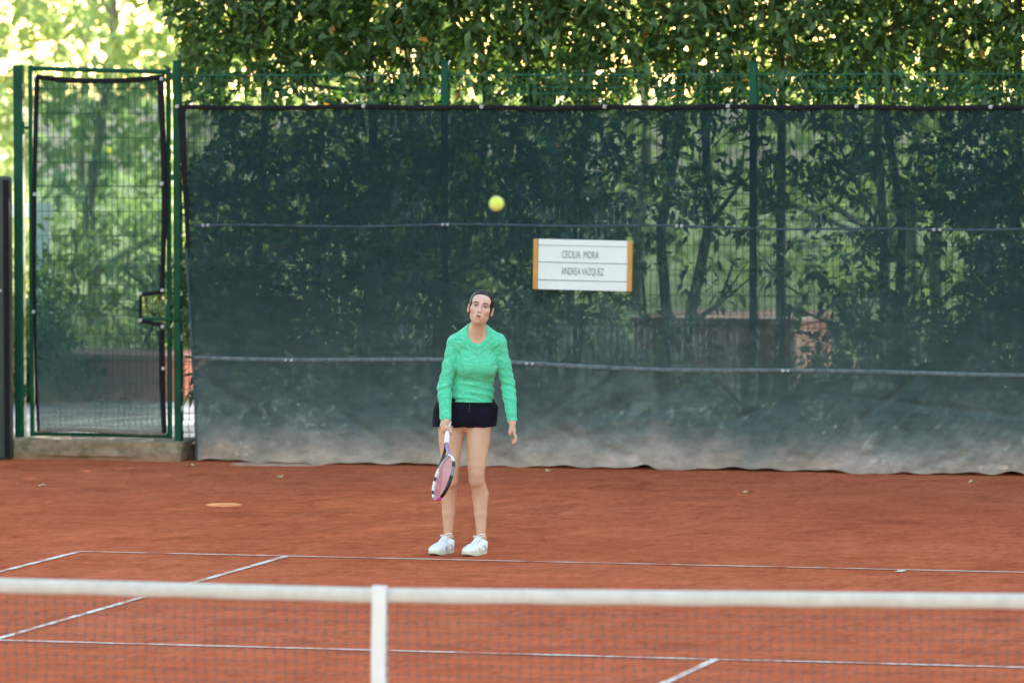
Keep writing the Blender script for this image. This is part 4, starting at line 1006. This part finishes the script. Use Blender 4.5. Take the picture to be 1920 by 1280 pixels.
def shrub(x, y, h, r, seed, label, mat='leaf_mid', L0=.14, n=170):
    rg = np.random.default_rng(seed); t = tag(empty('shrub', (x, y, .12)), label, 'shrub', 'shrubs beyond the fence')
    c = rg.normal(size=(n, 3)) * np.array([r * .55, r * .5, h * .26]) + np.array([0, 0, h * .55]); c[:, 2] = np.clip(c[:, 2], .05, h * 1.1)
    P, D, L, W = sprays(c, 7, .16, L0, seed + 1); link('foliage', leaf_mesh('foliage', P, D, L, L * W, .2, seed + 2), MT[mat], t)
    V, Fc = branchy((0, 0, 0), (0, 0, h * .8), .03, seed + 3, 7, h * .4, 3); link('stem', npmesh('stem', V, Fc), MT['trunk'], t)
SH = [(-13.6, 27.9, 1.5, .8, 'leafy shrub behind the far end of the low red wall'), (-12.4, 27.8, 1.35, .8, 'rounded shrub planted behind the low red wall'), (-11.4, 28.0, 1.5, .75, 'bushy shrub above the middle of the low red wall'),
      (-10.1, 27.6, 1.5, .7, 'shrub hanging over the low red wall'), (-9.8, 28.0, 1.5, .6, 'bright shrub at the gate side end of the low red wall'), (-10.75, 25.5, .75, .42, 'small dark shrub in front of the low red wall'),
      (-9.75, 27.35, 1.4, .5, 'yellow-green shrub seen beside the gate latch post'), (-11.6, 25.4, .8, .5, 'dark shrub in front of the low red wall near its middle')]
for i, (x, y, h, r, lb) in enumerate(SH): shrub(x, y, h, r, 500 + 10 * i, lb, 'leaf_mid' if i not in (3, 4, 6, 5, 7) else ('leaf_dark' if i in (5, 7) else 'leaf_sun'))
for i, (x, y, h, r, lb, mt_) in enumerate([(-2.35, 22.9, 1.2, .45, 'dark broad-leaved shrub standing against the sunlit grass', 'leaf_dark'), (-1.6, 22.6, 1.0, .5, 'low dark shrub at the foot of the far laurels', 'leaf_dark'), (-5.45, 26.9, .5, .4, 'dark shrub in front of the higher red wall', 'leaf_dark'),
      (-6.6, 27.3, .7, .6, 'small shrub beside the higher red wall', 'leaf_mid')]): shrub(x, y, h, r, 600 + 10 * i, lb, mt_, .13, 130)
def park_tree(x, y, h, r, seed, label, mat='leaf_sun', n=800, z0=1.2, L0=.24):
    rg = np.random.default_rng(seed); t = tag(empty('park_tree', (x, y, .1)), label, 'tree', 'park trees in the background')
    k = 9; lob = rg.normal(size=(k, 3)) * np.array([r * .55, r * .5, (h - z0) * .28]) + np.array([0, 0, (h + z0) / 2])
    c = lob[rg.integers(0, k, n)] + rg.normal(size=(n, 3)) * np.array([r * .32, r * .32, (h - z0) * .16]); c[:, 2] = np.maximum(c[:, 2], z0 * rg.uniform(.6, 1, n))
    P, D, L, W = sprays(c, 8, .4, L0, seed + 1); link('crown', leaf_mesh('crown', P, D, L, L * W * 1.1, .15, seed + 2), MT[mat], t)
    V, Fc = branchy((0, 0, -.1), (.3, .2, h * .75), .09, seed + 3, 7, h * .28, 1); link('trunk', npmesh('trunk', V, Fc), MT['trunk_pale'], t)
PT = [(-19.5, 44, 9, 3.0, 'yellow-green park tree beyond the tarpaulin panel'), (-15.6, 41, 8, 2.5, 'pale park tree beyond the gate hinge'), (-13.3, 47, 10, 2.8, 'tall sunlit park tree above the gate'), (-11.0, 38, 7, 1.6, 'sunlit park tree between the gate and the laurels'),
      (-17.6, 57, 12, 3.5, 'far bright park tree over the gate'), (-22.5, 60, 12, 4, 'far broad park tree past the white frame'), (-10.0, 46, 9, 2.6, 'park tree glimpsed behind the first laurels'), (-7.5, 52, 11, 3., 'park tree glimpsed behind the player'),
      (-5.5, 43, 9, 2.4, 'park tree glimpsed above the name board'), (-2.5, 48, 10, 3., 'park tree glimpsed behind the far laurels'), (1.5, 46, 10, 3., 'park tree past the far laurels'), (-10.5, 66, 14, 4.5, 'distant tall park tree behind the row'), (-2, 68, 14, 5, 'distant tall park tree to the sunny side'), (-29, 72, 15, 6, 'distant tall park tree on the shady side'), (-19, 78, 16, 6, 'most distant park tree above the gate')]
for i, (x, y, h, r, lb) in enumerate(PT): park_tree(x, y, h, r, 700 + 10 * i, lb, z0=1.2 if i not in (7, 8, 9) else .5)
# white garden frame
wf = tag(empty('garden_frame', (-16.0, 36.5, .12)), 'white painted garden frame standing beyond the gate', 'frame')
link('beam', box(-1.5, 1.5, -.06, .06, 1.42, 1.58, .01), MT['white_paint'], wf)
for x in (-1.4, .1, 1.38): link('post', box(x - .09, x + .09, -.05, .05, -.02, 1.43, .01), MT['white_paint'], wf)
# ------------------------------------------------------------------ fallen leaves and crumbs on the clay
LF = [(-6.22, 18.55, 'pale fallen leaf lying on clay near the flat slab'), (-7.3, 19.6, 'small pale leaf lying by the screen corner'), (-8.55, 17.2, 'curled dry leaf on the clay before the step'), (-7.7, 17.25, 'dry leaf with curled edge on open clay'), (-2.35, 17.9, 'dry leaf on the clay behind the player'), (-4.35, 19.7, 'pale leaf lying close under the screen'), (-.9, 19.3, 'dry leaf lying under the far end of the screen')]
lm = simple('dry_leaf', (.50, .36, .20), .8, .3, 40)
for i, (x, y, lb) in enumerate(LF):
    rg = np.random.default_rng(900 + i); n = 10; V = [(0, 0, .010)]
    for k in range(n):
        t = 2 * math.pi * k / n; V.append((.034 * math.cos(t) * (1 + .3 * rg.random()), .024 * math.sin(t) * (1 + .3 * rg.random()), .004 + .026 * rg.random() * abs(math.sin(t))))
    o = link('fallen_leaf', pymesh('fallen_leaf', V, [(0, k + 1, (k + 1) % n + 1) for k in range(n)]), lm); o.location = (x, y, .001); o.rotation_euler = (0, 0, rg.uniform(0, 6)); tag(o, lb, 'leaf', 'leaves fallen on the clay')
